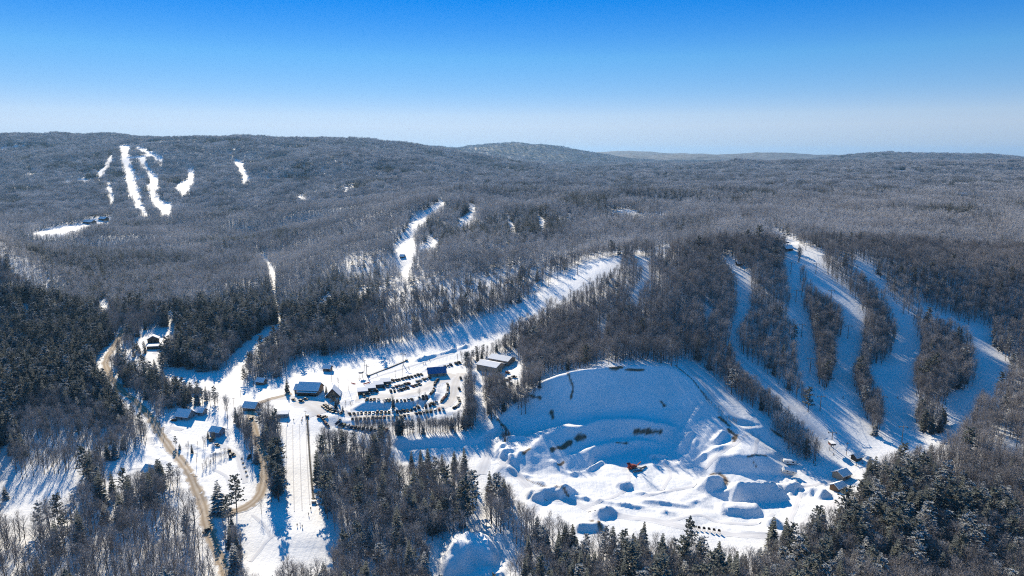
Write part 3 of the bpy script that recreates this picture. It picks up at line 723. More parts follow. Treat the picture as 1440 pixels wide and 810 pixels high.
def white_pine(seed, h=22.0):
    r = random.Random(seed); tr, cr = MB(), MB()
    tr.tube((0,0,-.8), (.2,.1,h*.55), .32, .2, 5); tr.tube((.2,.1,h*.55), (0,.2,h*.97), .2, .04, 4)
    lv = 11
    for i in range(lv):
        t = .26 + .74*i/lv
        for k in range(r.randint(4,6)):
            az = r.uniform(0,6.3); L = h*(.21*(1-t)**.55 + .05)*r.uniform(.6,1.2); el = r.uniform(-.05,.45)
            p = Vector((.1,.1,h*t + r.uniform(-.5,.5))); d = rot_dir(az, el); e = p + d*L
            tr.tube(p, e, .07, .03, 3)
            for q in range(5):       # tufts of needles along the bough
                c = p.lerp(e, .35 + .65*q/4) + Vector((r.uniform(-.5,.5), r.uniform(-.5,.5), r.uniform(-.1,.4)))
                for w in range(6):
                    a2 = r.uniform(0,6.3); d2 = rot_dir(a2, r.uniform(-.1,.7)); s2 = Vector((-math.sin(a2), math.cos(a2), r.uniform(-.4,.4)))
                    R = r.uniform(.6,1.2)*h/22
                    cr.tri(c - s2*R*.42, c + s2*R*.42, c + d2*R, 0)
    return tr, cr
BARE = [bare_tree(101, 16, 1.1), bare_tree(102, 17.5, .85, 16), bare_tree(103, 14.5, 1.25, 14), bare_tree(104, 16, .85, 14, 7, 4, .42)]
PINE = [conifer(201), conifer(202, 20, .17, 17, 7), conifer(203, 15, .26, 13, 7, .06), white_pine(204), white_pine(205, 19)]
PINE_SNOWY = [False, False, True, False, True]
def joined(a, b):
    m = MB(); m.add(a); k = len(m.v); m.v += b.v; m.f += [tuple(k+i for i in f) for f in b.f]; m.m += [1]*len(b.f); return m
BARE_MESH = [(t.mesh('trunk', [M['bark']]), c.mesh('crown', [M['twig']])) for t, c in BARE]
def needle(i): return M['needle_snowy'] if PINE_SNOWY[i] else M['needle']
PINE_MESH = [(t.mesh('trunk', [M['pine_bark']]), c.mesh('crown', [needle(i)])) for i, (t, c) in enumerate(PINE)]
BARE_ONE = [joined(t, c).mesh('bare_tree_shape', [M['bark'], M['twig']]) for t, c in BARE]
PINE_ONE = [joined(t, c).mesh('pine_tree_shape', [M['pine_bark'], needle(i)]) for i, (t, c) in enumerate(PINE)]
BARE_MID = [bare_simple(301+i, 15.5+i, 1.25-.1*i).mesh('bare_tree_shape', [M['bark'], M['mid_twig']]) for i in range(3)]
def conifer_mid(i):
    t, c = conifer(330+i, 16+2*i, .2, 9, 5); return joined(t, c)
PINE_MID = [conifer_mid(i).mesh('pine_tree_shape', [M['pine_bark'], M['needle'] if i else M['needle_snowy']]) for i in range(2)]
def clump(seed, kind, n, R, tw, wide, hs=1.0):
    r = random.Random(seed); m = MB()
    for i in range(n):
        a, q = i*2.4 + r.uniform(-.4,.4), R*math.sqrt((i+.5)/n)
        if kind == 'bare': o = bare_simple(seed*50+i, r.uniform(12,18)*hs, 1.25, tw, wide)
        else: o = joined(*conifer(seed*50+i, r.uniform(12,20)*hs, .21, 6, 5))
        m.add(o, (q*math.cos(a), q*math.sin(a), -1.0), r.uniform(0,6.3))
    return m
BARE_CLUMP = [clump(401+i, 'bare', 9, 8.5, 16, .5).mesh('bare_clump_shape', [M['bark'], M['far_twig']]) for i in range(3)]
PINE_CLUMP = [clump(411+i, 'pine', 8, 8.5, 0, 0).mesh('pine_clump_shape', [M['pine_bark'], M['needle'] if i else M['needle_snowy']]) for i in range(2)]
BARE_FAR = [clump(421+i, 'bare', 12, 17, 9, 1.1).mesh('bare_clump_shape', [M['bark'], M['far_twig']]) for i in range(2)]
PINE_FAR = [clump(431, 'pine', 12, 17, 0, 0).mesh('pine_clump_shape', [M['pine_bark'], M['needle']])]

# ------------------------------------------------------------------ scatter
def candidates(y0, y1, step):
    xs = np.arange(-y1*0.86 - 80, y1*0.86 + 80, step); ys = np.arange(y0, y1, step)
    X, Y = np.meshgrid(xs, ys); X, Y = X.ravel(), Y.ravel()
    X = X + RNG.uniform(-.5,.5,X.size)*step*.95; Y = Y + RNG.uniform(-.5,.5,Y.size)*step*.95
    k = np.abs(X) < Y*0.84 + 70
    return X[k], Y[k]
def wide(arr, u, v):
    ui = np.clip(np.nan_to_num(u, nan=-1e4) + 200, 0, arr.shape[1]-1).astype(int); vi = np.clip(np.nan_to_num(v, nan=1e4), 0, arr.shape[0]-1).astype(int)
    return arr[vi, ui]
def scatter(y0, y1, step, hmean, radius=0.0):
    X, Y = candidates(y0, y1, step); Z = height(X, Y)
    H = hmean * (0.72 + 0.5*RNG.random(X.size)**1.5) * (1 + .2*fbm(X, Y, 90, 2, 77))
    keep = np.ones(X.size, bool)
    for s in (0, .3, .6, .9):
        for sx in ((0,) if radius == 0 else (-.8, 0, .8)):
            u, v, _ = project(X + sx*radius, Y, Z + s*H); keep &= ~lookup(mask, u, v) | ((s == .9) & (Y > 560) & (y0 < 1000))
    if y0 > 700: keep &= fbm(X, Y, 150, 3, 91) < .98          # small snowy openings
    u, v, f = project(X, Y, Z)
    keep &= RNG.random(X.size) < wide(spars, u, v)
    stand = fbm(X, Y, 160, 3, 55)                      # conifers come in stands
    p = np.clip(wide(conif, u, v) + .30*stand*np.where(wide(conif, u, v) > .2, 1, .15), 0, 1)
    p = np.maximum(p, np.clip(2.2*(fbm(X, Y, 130, 3, 57) - .45), 0, .85) * np.clip((np.hypot(X, Y) - 620)/200, 0, 1))   # dark evergreen patches
    kind = RNG.random(X.size) < p
    return [a[keep] for a in (X, Y, Z, H, u, v, f, kind)]
near = scatter(232, 760, 3.8, 15.2)
mid = scatter(760, 1600, 4.5, 15.5)
clumps = scatter(1600, 4300, 14.0, 15.0, 4)
farc = scatter(4300, 8500, 36.0, 15.0, 0)
def put_instances(name, sets, label=None, cat=None):
    """one stuff object: points that carry the tree shapes"""
    P, K, S, R = [], [], [], []
    shapes = []
    for (X, Y, Z, H), meshes, ref in sets:
        n = len(X)
        if n == 0: continue
        k0 = len(shapes); shapes += meshes
        P.append(np.stack([X, Y, Z], -1)); K.append(k0 + RNG.integers(0, len(meshes), n)); S.append(H/ref); R.append(RNG.random(n)*6.283)
    P, K, S, R = np.concatenate(P), np.concatenate(K), np.concatenate(S), np.concatenate(R)
    me = bpy.data.meshes.new(name); me.vertices.add(len(P)); me.vertices.foreach_set('co', P.astype(np.float32).ravel())
    for nm, ty, arr in (('kind', 'INT', K.astype(np.int32)), ('size', 'FLOAT', S.astype(np.float32)), ('turn', 'FLOAT', R.astype(np.float32))):
        me.attributes.new(nm, ty, 'POINT').data.foreach_set('value', arr)
    o = bpy.data.objects.new(name, me); col.objects.link(o); o['kind'] = 'stuff'
    if label: o['label'] = label
    if cat: o['category'] = cat
    ng = bpy.data.node_groups.new(name, 'GeometryNodeTree')
    ng.interface.new_socket('Geometry', in_out='INPUT', socket_type='NodeSocketGeometry'); ng.interface.new_socket('Geometry', in_out='OUTPUT', socket_type='NodeSocketGeometry')
    N, L = ng.nodes, ng.links
    gi, go, jn = N.new('NodeGroupInput'), N.new('NodeGroupOutput'), N.new('GeometryNodeJoinGeometry')
    def attr(nm, ty):
        a = N.new('GeometryNodeInputNamedAttribute'); a.data_type = ty; a.inputs[0].default_value = nm; return [x for x in a.outputs if x.enabled and x.name == 'Attribute'][0]
    kd, sz, tn = attr('kind', 'INT'), attr('size', 'FLOAT'), attr('turn', 'FLOAT')
    cv = N.new('ShaderNodeCombineXYZ'); L.new(tn, cv.inputs[2])
    for i, sh in enumerate(shapes):
        so = bpy.data.objects.new(sh.name, sh)         # never linked: only a shape for the node tree
        oi = N.new('GeometryNodeObjectInfo'); oi.inputs['Object'].default_value = so; oi.inputs['As Instance'].default_value = True
        cm = N.new('FunctionNodeCompare'); cm.data_type = 'INT'; cm.operation = 'EQUAL'
        ia = [s for s in cm.inputs if s.enabled]; L.new(kd, ia[0]); ia[1].default_value = i
        ip = N.new('GeometryNodeInstanceOnPoints'); L.new(gi.outputs[0], ip.inputs['Points']); L.new(cm.outputs[0], ip.inputs['Selection'])
        L.new(oi.outputs['Geometry'], ip.inputs['Instance']); L.new(cv.outputs[0], ip.inputs['Rotation']); L.new(sz, ip.inputs['Scale'])
        L.new(ip.outputs[0], jn.inputs[0])
    L.new(jn.outputs[0], go.inputs[0])
    md = o.modifiers.new('scatter', 'NODES'); md.node_group = ng
    return o
# narrow belts and thickets that stand in front of open snow: (base outline in photo pixels, spacing, height, conifer share, brush)
BELTS = [
 ([(1200,518),(1216,522),(1226,550),(1240,570),(1242,597),(1233,612),(1222,598),(1209,564),(1198,540)], 3.3, 12.0, .04),
 ([(1132,420),(1178,440),(1183,470),(1174,495),(1171,530),(1161,550),(1150,537),(1146,490)], 3.8, 14.0, .02),
 ([(1166,392),(1226,408),(1243,432),(1256,456),(1259,476),(1255,498),(1242,512),(1222,516),(1206,511),(1214,475),(1218,447),(1203,422)], 4.2, 14.0, .02),
 ([(1285,520),(1297,498),(1293,474),(1312,462),(1360,478),(1366,502),(1371,530),(1360,545),(1330,557),(1300,560),(1286,546)], 4.0, 14.5, .02),
 ([(728,508),(735,482),(770,452),(830,450),(852,488),(850,506),(790,514),(742,524)], 4.4, 15.5, .02),
 ([(1004,514),(1034,531),(1062,556),(1095,588),(1138,622),(1120,608),(1085,591),(1050,568),(1020,540)], 3.2, 13.0, .03),
 ([(500,603),(560,606),(640,601),(662,590),(668,604),(643,610),(560,613),(505,610)], 1.9, 10.0, .06),
 ([(654,548),(661,545),(670,590),(668,602),(660,600),(655,585)], 2.6, 14.0, .03),
 ([(678,532),(700,536),(716,550),(740,548),(758,533),(764,540),(752,562),(725,576),(700,584),(690,596),(681,590)], 3.2, 10.0, .05),
 ([(325,587),(345,592),(358,622),(367,652),(366,668),(352,645),(338,612)], 3.0, 11.0, .1),
 ([(366,582),(380,578),(388,600),(391,640),(378,650),(372,620)], 4.0, 12.0, .03),
 ([(640,509),(722,480),(730,492),(662,514)], 3.4, 8.0, .25),
 ([(985,548),(1000,566),(1022,586),(1040,598),(1034,600),(1012,586),(990,562)], 1.8, 3.0, .0),
 ([(1082,596),(1110,604),(1138,630),(1142,650),(1122,647),(1098,616)], 1.9, 5.0, .0),
 ([(226,622),(262,640),(290,632),(310,622),(300,612),(280,625),(255,628)], 5.0, 6.5, .7),
 ([(282,660),(300,642),(322,634),(326,640),(304,652),(288,668)], 2.4, 4.0, .0),
 ([(384,655),(394,655),(396,712),(386,712)], 3.2, 14.0, .85),
 ([(320,735),(332,740),(345,800),(340,815),(326,790)], 4.6, 12.0, .4),
 ([(1285,590),(1312,588),(1330,598),(1322,612),(1300,612),(1288,604)], 3.4, 11.0, .3),
 ([(700,606),(716,602),(722,618),(708,624)], 2.4, 4.0, .2),
 ([(455,565),(480,562),(500,572),(495,580),(470,578)], 6.0, 7.0, .4),
 ([(520,569),(610,567),(606,575),(520,577)], 7.0, 8.0, .1),
 ([(196,478),(206,472),(206,505),(186,515),(172,508)], 6.0, 9.0, .4),
 ([(338,530),(352,528),(356,545),(340,548)], 5.0, 9.0, .1),
]
extra = []
for poly, step, hh, pc in BELTS:
    pm = np.zeros((900, 1440), bool); fill_polygon(pm, poly)
    X, Y = candidates(300, 640, step); Z = height(X, Y); u, v, f = project(X, Y, Z)
    k = lookup(pm, u, v)
    for sx in (0,):                                  # never on a road
        k &= ~lookup(roadmask, u, v)
    X, Y, Z, u, v, f = [a[k] for a in (X, Y, Z, u, v, f)]
    extra.append([X, Y, Z, hh*(.75+.5*RNG.random(len(X))), u, v, f, RNG.random(len(X)) < pc])
near = [np.concatenate([a] + [e[i] for e in extra]) for i, a in enumerate(near)]
# the trees that show largest become things; the others are woods
X, Y, Z, H, U_, V_, F_, K_ = near
size = np.where((U_ > -20) & (U_ < 1460) & (V_ - H*FPX/F_*.8 < 806), H*FPX/F_, 0)
solo = np.zeros(len(X), bool)
for k in (False, True):
    ids = np.nonzero(K_ == k)[0]; ids = ids[np.argsort(-size[ids])[:300]]; solo[ids] = True
SOLO = [dict(x=float(X[i]), y=float(Y[i]), z=float(Z[i]), h=float(H[i]), u=float(U_[i]), v=float(V_[i]), pine=bool(K_[i])) for i in np.nonzero(solo)[0]]
def sub(S, m): return tuple(a[m] for a in S[:4])
put_instances('bare_forest', label='leafless grey hardwood forest covering the hills to the horizon', sets=[(sub(near, ~solo & ~K_), BARE_ONE, 16.0), (sub(mid, ~mid[7]), BARE_MID, 16.0), (sub(clumps, ~clumps[7]), BARE_CLUMP, 15.0), (sub(farc, ~farc[7]), BARE_FAR, 15.0)])
put_instances('pine_forest', label='dark evergreens mixed into the woods in patches', sets=[(sub(near, ~solo & K_), PINE_ONE, 17.0), (sub(mid, mid[7]), PINE_MID, 16.5), (sub(clumps, clumps[7]), PINE_CLUMP, 15.0), (sub(farc, farc[7]), PINE_FAR, 15.0)])
print('TREES', [len(a[0]) for a in (near, mid, clumps, farc)], solo.sum())
def at_plain(x, y): return Vector((x, y, float(height(x, y))))
def empty(name, loc, rz=0.0, scale=1.0):
    o = bpy.data.objects.new(name, None); o.location = loc; o.rotation_euler = (0, 0, rz); o.scale = (scale,)*3; o.empty_display_size = 0.5; col.objects.link(o); return o
def tag(o, label=None, cat=None, group=None, kind=None):
    for k, v in (('label', label), ('category', cat), ('group', group), ('kind', kind)):
        if v: o[k] = v
    return o
def link(name, me, parent=None, loc=None, rot=None):
    o = bpy.data.objects.new(name, me); col.objects.link(o)
    if parent is not None: o.parent = parent
    if loc is not None: o.location = loc
    if rot is not None: o.rotation_euler = rot
    return o
def add_tree(name, meshes, x, y, z, scale, label, cat, group=None):
    e = empty(name, (x, y, z), random.uniform(0, 6.28), scale); tag(e, label, cat, group)
    link('trunk', meshes[0], e); link('crown', meshes[1], e); return e
ZONES = [  # (test on photo pixels, where)
 (lambda u, v: u < 170 and v < 690, 'above the snowy field, far left'),
 (lambda u, v: u < 330 and v < 690, 'between snowy field and sandy road'),
 (lambda u, v: u < 150 and v < 790, 'in the stream valley, far left'),
 (lambda u, v: u < 330 and v < 790, 'in the stream valley beside the sandy road'),
 (lambda u, v: u < 330, 'at the photo bottom, left of the road'),
 (lambda u, v: u < 384, 'in the strip between the two sandy roads'),
 (lambda u, v: u < 480 and v > 715, 'at the bottom end of the tubing run'),
 (lambda u, v: u < 480, 'along the strip beside the tubing run'),
 (lambda u, v: u < 545 and v > 640, 'in the wood next to the tubing run'),
 (lambda u, v: u < 615 and v > 640, 'in the wood left of the rubble mound'),
 (lambda u, v: u < 690 and v > 640, 'around the shaded rubble mound'),
 (lambda u, v: u < 830 and v > 640, 'right of the shaded rubble mound'),
 (lambda u, v: v > 640 and u < 960, 'on the near left rim of the pit'),
 (lambda u, v: v > 640 and u < 1110, 'on the pit rim below the dark stands'),
 (lambda u, v: v > 740 and u < 1240, 'at the photo bottom, left on the knoll'),
 (lambda u, v: v > 640 and u < 1200, 'on the knoll beside the pit road'),
 (lambda u, v: v > 740 and u < 1340, 'low on the knoll at the photo bottom'),
 (lambda u, v: v > 740, 'in the bottom right corner of the photo'),
 (lambda u, v: v > 640 and u < 1290, 'on the knoll below the snowy cabins'),
 (lambda u, v: v > 640 and u < 1370, 'in the middle of the wooded knoll'),
 (lambda u, v: v > 640, 'on the knoll at the right edge'),
 (lambda u, v: v > 580 and u < 670, 'in the belt below the terraced car park'),
 (lambda u, v: v > 580 and u < 800, 'in the thicket left of the pit'),
 (lambda u, v: v > 580 and u > 1200, 'at the foot of the right ski runs'),
 (lambda u, v: v > 580, 'on the slope above the pit'),
 (lambda u, v: True, 'standing farther up the hill'),
]
FORM = ['leafless round-crowned', 'leafless tall narrow', 'leafless wide-spreading', 'leafless long-trunked']
for t in SOLO:
    where = next(w for f, w in ZONES if f(t['u'], t['v']))
    if t['pine']:
        i = random.randrange(5); snowy = PINE_SNOWY[i]
        if 1150 < t['u'] and random.random() < .3: i = random.choice([2, 4])
        snowy = PINE_SNOWY[i]
        adj = 'snow-dusted' if snowy else 'dark'
        add_tree('pine_tree', PINE_MESH[i], t['x'], t['y'], t['z'], t['h']/17.0, ('tall ' if t['h'] > 17 else 'lower ') + adj + ' evergreen tree ' + where, 'conifer', ('tall ' if t['h'] > 17 else 'lower ') + adj + ' evergreens ' + where)
    else:
        i = random.randrange(4)
        add_tree('bare_tree', BARE_MESH[i], t['x'], t['y'], t['z'], t['h']/16.0, FORM[i] + ' grey tree ' + where, 'bare tree', FORM[i] + ' trees ' + where)

KEY = [
 (308,721,'p',20,2,'dark pine beside the sandy road fork, left of a broader pine'),
 (333,718,'w',22,3,'broad dark pine standing alone in the bend of the sandy road fork'),
 (654,742,'w',30,3,'tallest pine at the near rim of the pit, above the shaded rubble mound'),
 (664,716,'w',25,4,'second tall pine right beside the tallest pine at the pit'),
 (404,552,'p',12,0,'dark spruce standing just left of the lodge'),
 (459,556,'p',9,1,'small narrow spruce between the lodge and its A-frame wing'),
 (579,662,'p',14,1,'first spruce of the row below the shaded snow bank, counted from the left'),
 (592,660,'p',14,1,'second spruce of the row below the shaded snow bank'),
 (602,664,'p',17,0,'tall dark spruce in the row below the shaded snow bank'),
 (622,664,'p',13,1,'short spruce in the row below the shaded snow bank'),
 (639,664,'p',15,0,'spruce second from the right in the row below the snow bank'),
 (653,668,'p',19,1,'tall spruce at the right end of the row below the snow bank'),
 (128,692,'w',22,3,'big dark pine at the edge of the sunlit field on the left'),
 (140,696,'w',18,4,'shorter pine leaning out beside the big pine at the field'),
 (8,702,'p',9,2,'small dark conifer standing alone at the left edge of the field'),
 (185,700,'b',17,2,'leafless tree with a forked crown standing before the sunlit field'),
 (228,686,'p',18,0,'dark spruce beside the small house below the road'),
 (905,772,'p',16,1,'spruce standing on the pit rim below the shaded pile'),
 (968,778,'w',20,3,'tall open pine on the pit rim left of the dark stands'),
 (1085,772,'p',19,0,'dark spruce left of a pair standing before the pit road'),
 (1103,774,'p',19,1,'greyer spruce right of a pair standing before the pit road'),
 (1149,772,'p',16,0,'dark spruce next to the end of the pit road'),
 (1264,652,'p',13,2,'dark spruce left of three along the foot of the ski run'),
 (1287,651,'p',12,0,'dark spruce in the middle of three along the foot of the ski run'),
 (1307,652,'p',14,2,'dark spruce right of three along the foot of the ski run'),
 (1298,606,'p',12,0,'dark spruce below the bare grove between two ski runs'),
 (1230,612,'p',11,2,'snowy conifer at the tip of the tree strip between two ski runs'),
 (368,722,'b',9,0,'thin bare tree at the sandy bend beside the tubing hill'),
 (476,545,'b',9,3,'thin bare tree beside the A-frame wing of the lodge'),
 (590,560,'b',8,0,'bare tree on the white island of the car park'),
 (598,562,'b',7,2,'wide bare tree on the white island of the car park'),
]
for u, v, k, h, i, lab in KEY:
    p = at(u, v)
    if k == 'b': add_tree('bare_tree', BARE_MESH[i], p.x, p.y, p.z, h/16.0, lab, 'bare tree')
    else: add_tree('pine_tree' if k == 'w' else 'spruce_tree', PINE_MESH[i], p.x, p.y, p.z, h/(18.0, 20.0, 15.0, 22.0, 19.0)[i], lab, 'conifer')
# ------------------------------------------------------------------ roads and tracks
def resample(P, step):
    out, acc = [P[0].copy()], 0.0
    for a, b in zip(P[:-1], P[1:]):
        L = (b.xy - a.xy).length
        while acc + L >= step and L > 1e-6:
            t = (step - acc) / L; a = a.lerp(b, t); out.append(a.copy()); L = (b.xy - a.xy).length; acc = 0.0
        acc += L
    return out
def smooth(P, n=3):
    for _ in range(n): P = [P[0]] + [(P[i-1] + P[i]*2 + P[i+1])/4 for i in range(1, len(P)-1)] + [P[-1]]
    return P
def ribbon(name, pts, width, mat, lift=0.15, step=2.5, wob=0.25, across=6, crown=0.0, taper=False, raw=False):
    P = pts if raw else ats(pts)
    P = smooth(resample(P, step), 4); n = len(P); vs_, fs, uvs = [], [], []
    for i, p in enumerate(P):
        d = (P[min(i+1, n-1)] - P[max(i-1, 0)]).xy.normalized(); s = Vector((-d.y, d.x))
        for j in range(across+1):
            a = j/across*2 - 1
            w = width/2*(1 + wob*vnoise(np.array(i*step/5.0), np.array(3.0 if a < 0 else 8.0), 5).item())
            if taper: w *= max(0.05, math.sin(math.pi*min(1, (i+.5)/n)))**.5
            x, y = p.x + s.x*a*w, p.y + s.y*a*w
            vs_.append((x, y, float(height(x, y)) + lift*(1 - .5*abs(a)**4) + crown*(1-a*a))); uvs.append((j/across, i*step/10))
    for i in range(n-1):
        for j in range(across):
            k = i*(across+1)+j; fs.append((k, k+1, k+across+2, k+across+1))
    me = bpy.data.meshes.new(name); me.from_pydata(vs_, [], fs); me.materials.append(mat)
    uv = me.uv_layers.new(name='across')
    for l in me.loops: uv.data[l.index].uv = uvs[l.vertex_index]
    me.polygons.foreach_set('use_smooth', [True]*len(fs)); me.update()
    return link(name, me)
def road_mat(name, sand, pale, snowy=0.86):
    m, n, l, b = new_mat(name, 0.9, 0.15)
    tc = n.new('ShaderNodeUVMap'); sx = n.new('ShaderNodeSeparateXYZ'); l.new(tc.outputs[0], sx.inputs[0])
    g = n.new('ShaderNodeNewGeometry')
    nz = n.new('ShaderNodeTexNoise'); nz.inputs['Scale'].default_value = 0.35; nz.inputs['Detail'].default_value = 6; l.new(g.outputs['Position'], nz.inputs['Vector'])
    def mth(op, a, b_=None):
        q = n.new('ShaderNodeMath'); q.operation = op
        for s, v in zip(q.inputs, (a, b_)):
            if v is None: continue
            if isinstance(v, (int, float)): s.default_value = v
            else: l.new(v, s)
        return q.outputs[0]
    e = mth('ABSOLUTE', mth('SUBTRACT', sx.outputs[0], 0.5))                 # 0 centre, .5 edge
    edge = mth('ADD', mth('MULTIPLY', e, 2.0), mth('MULTIPLY', mth('SUBTRACT', nz.outputs['Fac'], .5), 1.1))
    er = n.new('ShaderNodeMapRange'); er.inputs[1].default_value, er.inputs[2].default_value = .68, 1.0; l.new(edge, er.inputs[0])
    tr = mth('ABSOLUTE', mth('SUBTRACT', mth('MULTIPLY', e, 2.0), .36))      # two wheel tracks
    trr = n.new('ShaderNodeMapRange'); trr.inputs[1].default_value, trr.inputs[2].default_value = .05, .28; l.new(tr, trr.inputs[0])
    base = mixrgb(n, l, mth('MULTIPLY', trr.outputs[0], mth('MULTIPLY', nz.outputs['Fac'], 1.1)), sand, pale)
    l.new(mixrgb(n, l, er.outputs[0], base, (snowy, snowy, snowy*1.01)), b.inputs['Base Color'])
    bp = n.new('ShaderNodeBump'); bp.inputs['Strength'].default_value = .3; l.new(nz.outputs['Fac'], bp.inputs['Height']); l.new(bp.outputs[0], b.inputs['Normal'])
    return m
M['sand'] = road_mat('sanded_road', (0.37, 0.29, 0.21), (0.63, 0.56, 0.48))
M['lot'] = road_mat('packed_snow', (0.70, 0.665, 0.63), (0.80, 0.78, 0.765))
M['track'] = road_mat('snow_track', (0.70, 0.70, 0.72), (0.80, 0.80, 0.82))
tag(ribbon('road', ROAD_WEST, 6.8, M['sand']), kind='structure')
tag(ribbon('road', ROAD_EAST, 7.4, M['sand'], lift=0.19), kind='structure')
tag(ribbon('road', [(360,568),(380,561),(405,558),(430,561),(455,567),(470,577),(500,586),(550,584.5),(590,580),(617,573),(634,566),(637,552),(640,538),(648,524)], 9.0, M['lot'], lift=0.12), kind='structure')
tag(ribbon('car_park', [(500,561),(540,558),(580,552),(612,538),(640,525)], 15.0, M['lot'], lift=0.10), kind='structure')
tag(ribbon('car_park', [(420,563),(440,570),(455,582)], 18.0, M['lot'], lift=0.09), kind='structure')
for pts, w in [([(700,645),(726,668),(760,690),(800,703),(850,716),(900,728),(960,741),(1040,753),(1105,751),(1150,724),(1185,700),(1196,672)], 6.0),
               ([(958,508),(985,535),(1010,568),(1045,596),(1060,600)], 5.0),
               ([(684,600),(690,630),(676,668)], 7.0),
               ([(1036,500),(1062,524),(1095,556),(1128,586),(1165,620)], 4.0),
               ([(900,700),(940,690),(975,685),(985,672)], 2.6), ([(820,712),(860,700),(880,690),(885,668)], 3.0), ([(930,735),(985,722),(1010,735),(1060,738),(1090,722)], 2.6), ([(1105,745),(1118,715),(1125,690),(1150,680),(1175,675)], 3.2),
               ([(910,640),(935,650),(945,668),(930,690)], 2.4), ([(1030,628),(1045,615),(1060,606)], 2.6), ([(1062,638),(1064,620),(1068,606)], 2.4), ([(990,660),(1010,640),(1035,622)], 3.0),
               ([(300,660),(318,668),(325,690),(340,700)], 2.2), ([(150,668),(190,658),(235,660)], 1.8), ([(720,640),(700,660),(690,680)], 3.0), ([(640,640),(600,642),(570,648)], 2.4), ([(500,540),(540,526),(600,508),(640,496)], 3.0),
               ([(352,790),(375,760),(400,742)], 2.0), ([(355,724),(372,738),(382,758)], 2.0), ([(256,605),(240,600),(232,612)], 4.0),
               ([(290,615),(310,625),(335,640),(345,680)], 4.0), ([(216,498),(228,490),(240,472),(246,440)], 5.0)]:
    tag(ribbon('snow_track', pts, w, M['track'], lift=0.11), kind='structure')
M['lane'] = snow_mat('ridge_snow', .3, (0.70, 0.70, 0.72))
for pts in [[(402.5,600),(402.5,640),(403,690),(403,722)], [(411.5,598),(412,640),(413,690),(414,722)], [(421,597),(422,640),(423.5,690),(425,720)], [(430,596),(431.5,640),(434,690),(436,712)]]:
    tag(ribbon('snow_ridge', pts, 0.6, M['lane'], lift=0.04, crown=0.2, wob=.15, across=4), kind='structure')

# ------------------------------------------------------------------ common materials for built things
for nm, rgb, rough in [('brown_board', (0.17,0.105,0.065), .8), ('dark_board', (0.085,0.06,0.045), .8), ('tan_wall', (0.38,0.30,0.22), .8), ('grey_wall', (0.32,0.31,0.30), .8), ('white_wall', (0.72,0.72,0.70), .7),
                       ('blue_wall', (0.16,0.24,0.34), .7), ('dark_roof', (0.06,0.06,0.065), .7), ('blue_roof', (0.05,0.16,0.34), .45), ('trim', (0.62,0.60,0.56), .6), ('steel', (0.22,0.225,0.23), .5), ('rubber', (0.03,0.03,0.032), .8),
                       ('red_steel', (0.26,0.045,0.035), .7), ('yellow_steel', (0.55,0.36,0.04), .5), ('stone', (0.25,0.24,0.22), .9), ('red_net', (0.62,0.10,0.06), .7), ('skin', (0.5,0.33,0.25), .6)]:
    M[nm] = plain(nm, rgb, rough, 0.08 if nm == 'rubber' else 0.25)
def glass_mat():
    m, n, l, b = new_mat('window_glass', 0.15, 0.3); b.inputs['Base Color'].default_value = (0.03, 0.04, 0.05, 1); return m
M['glass'] = glass_mat()
UP = Vector((0, 0, 1))

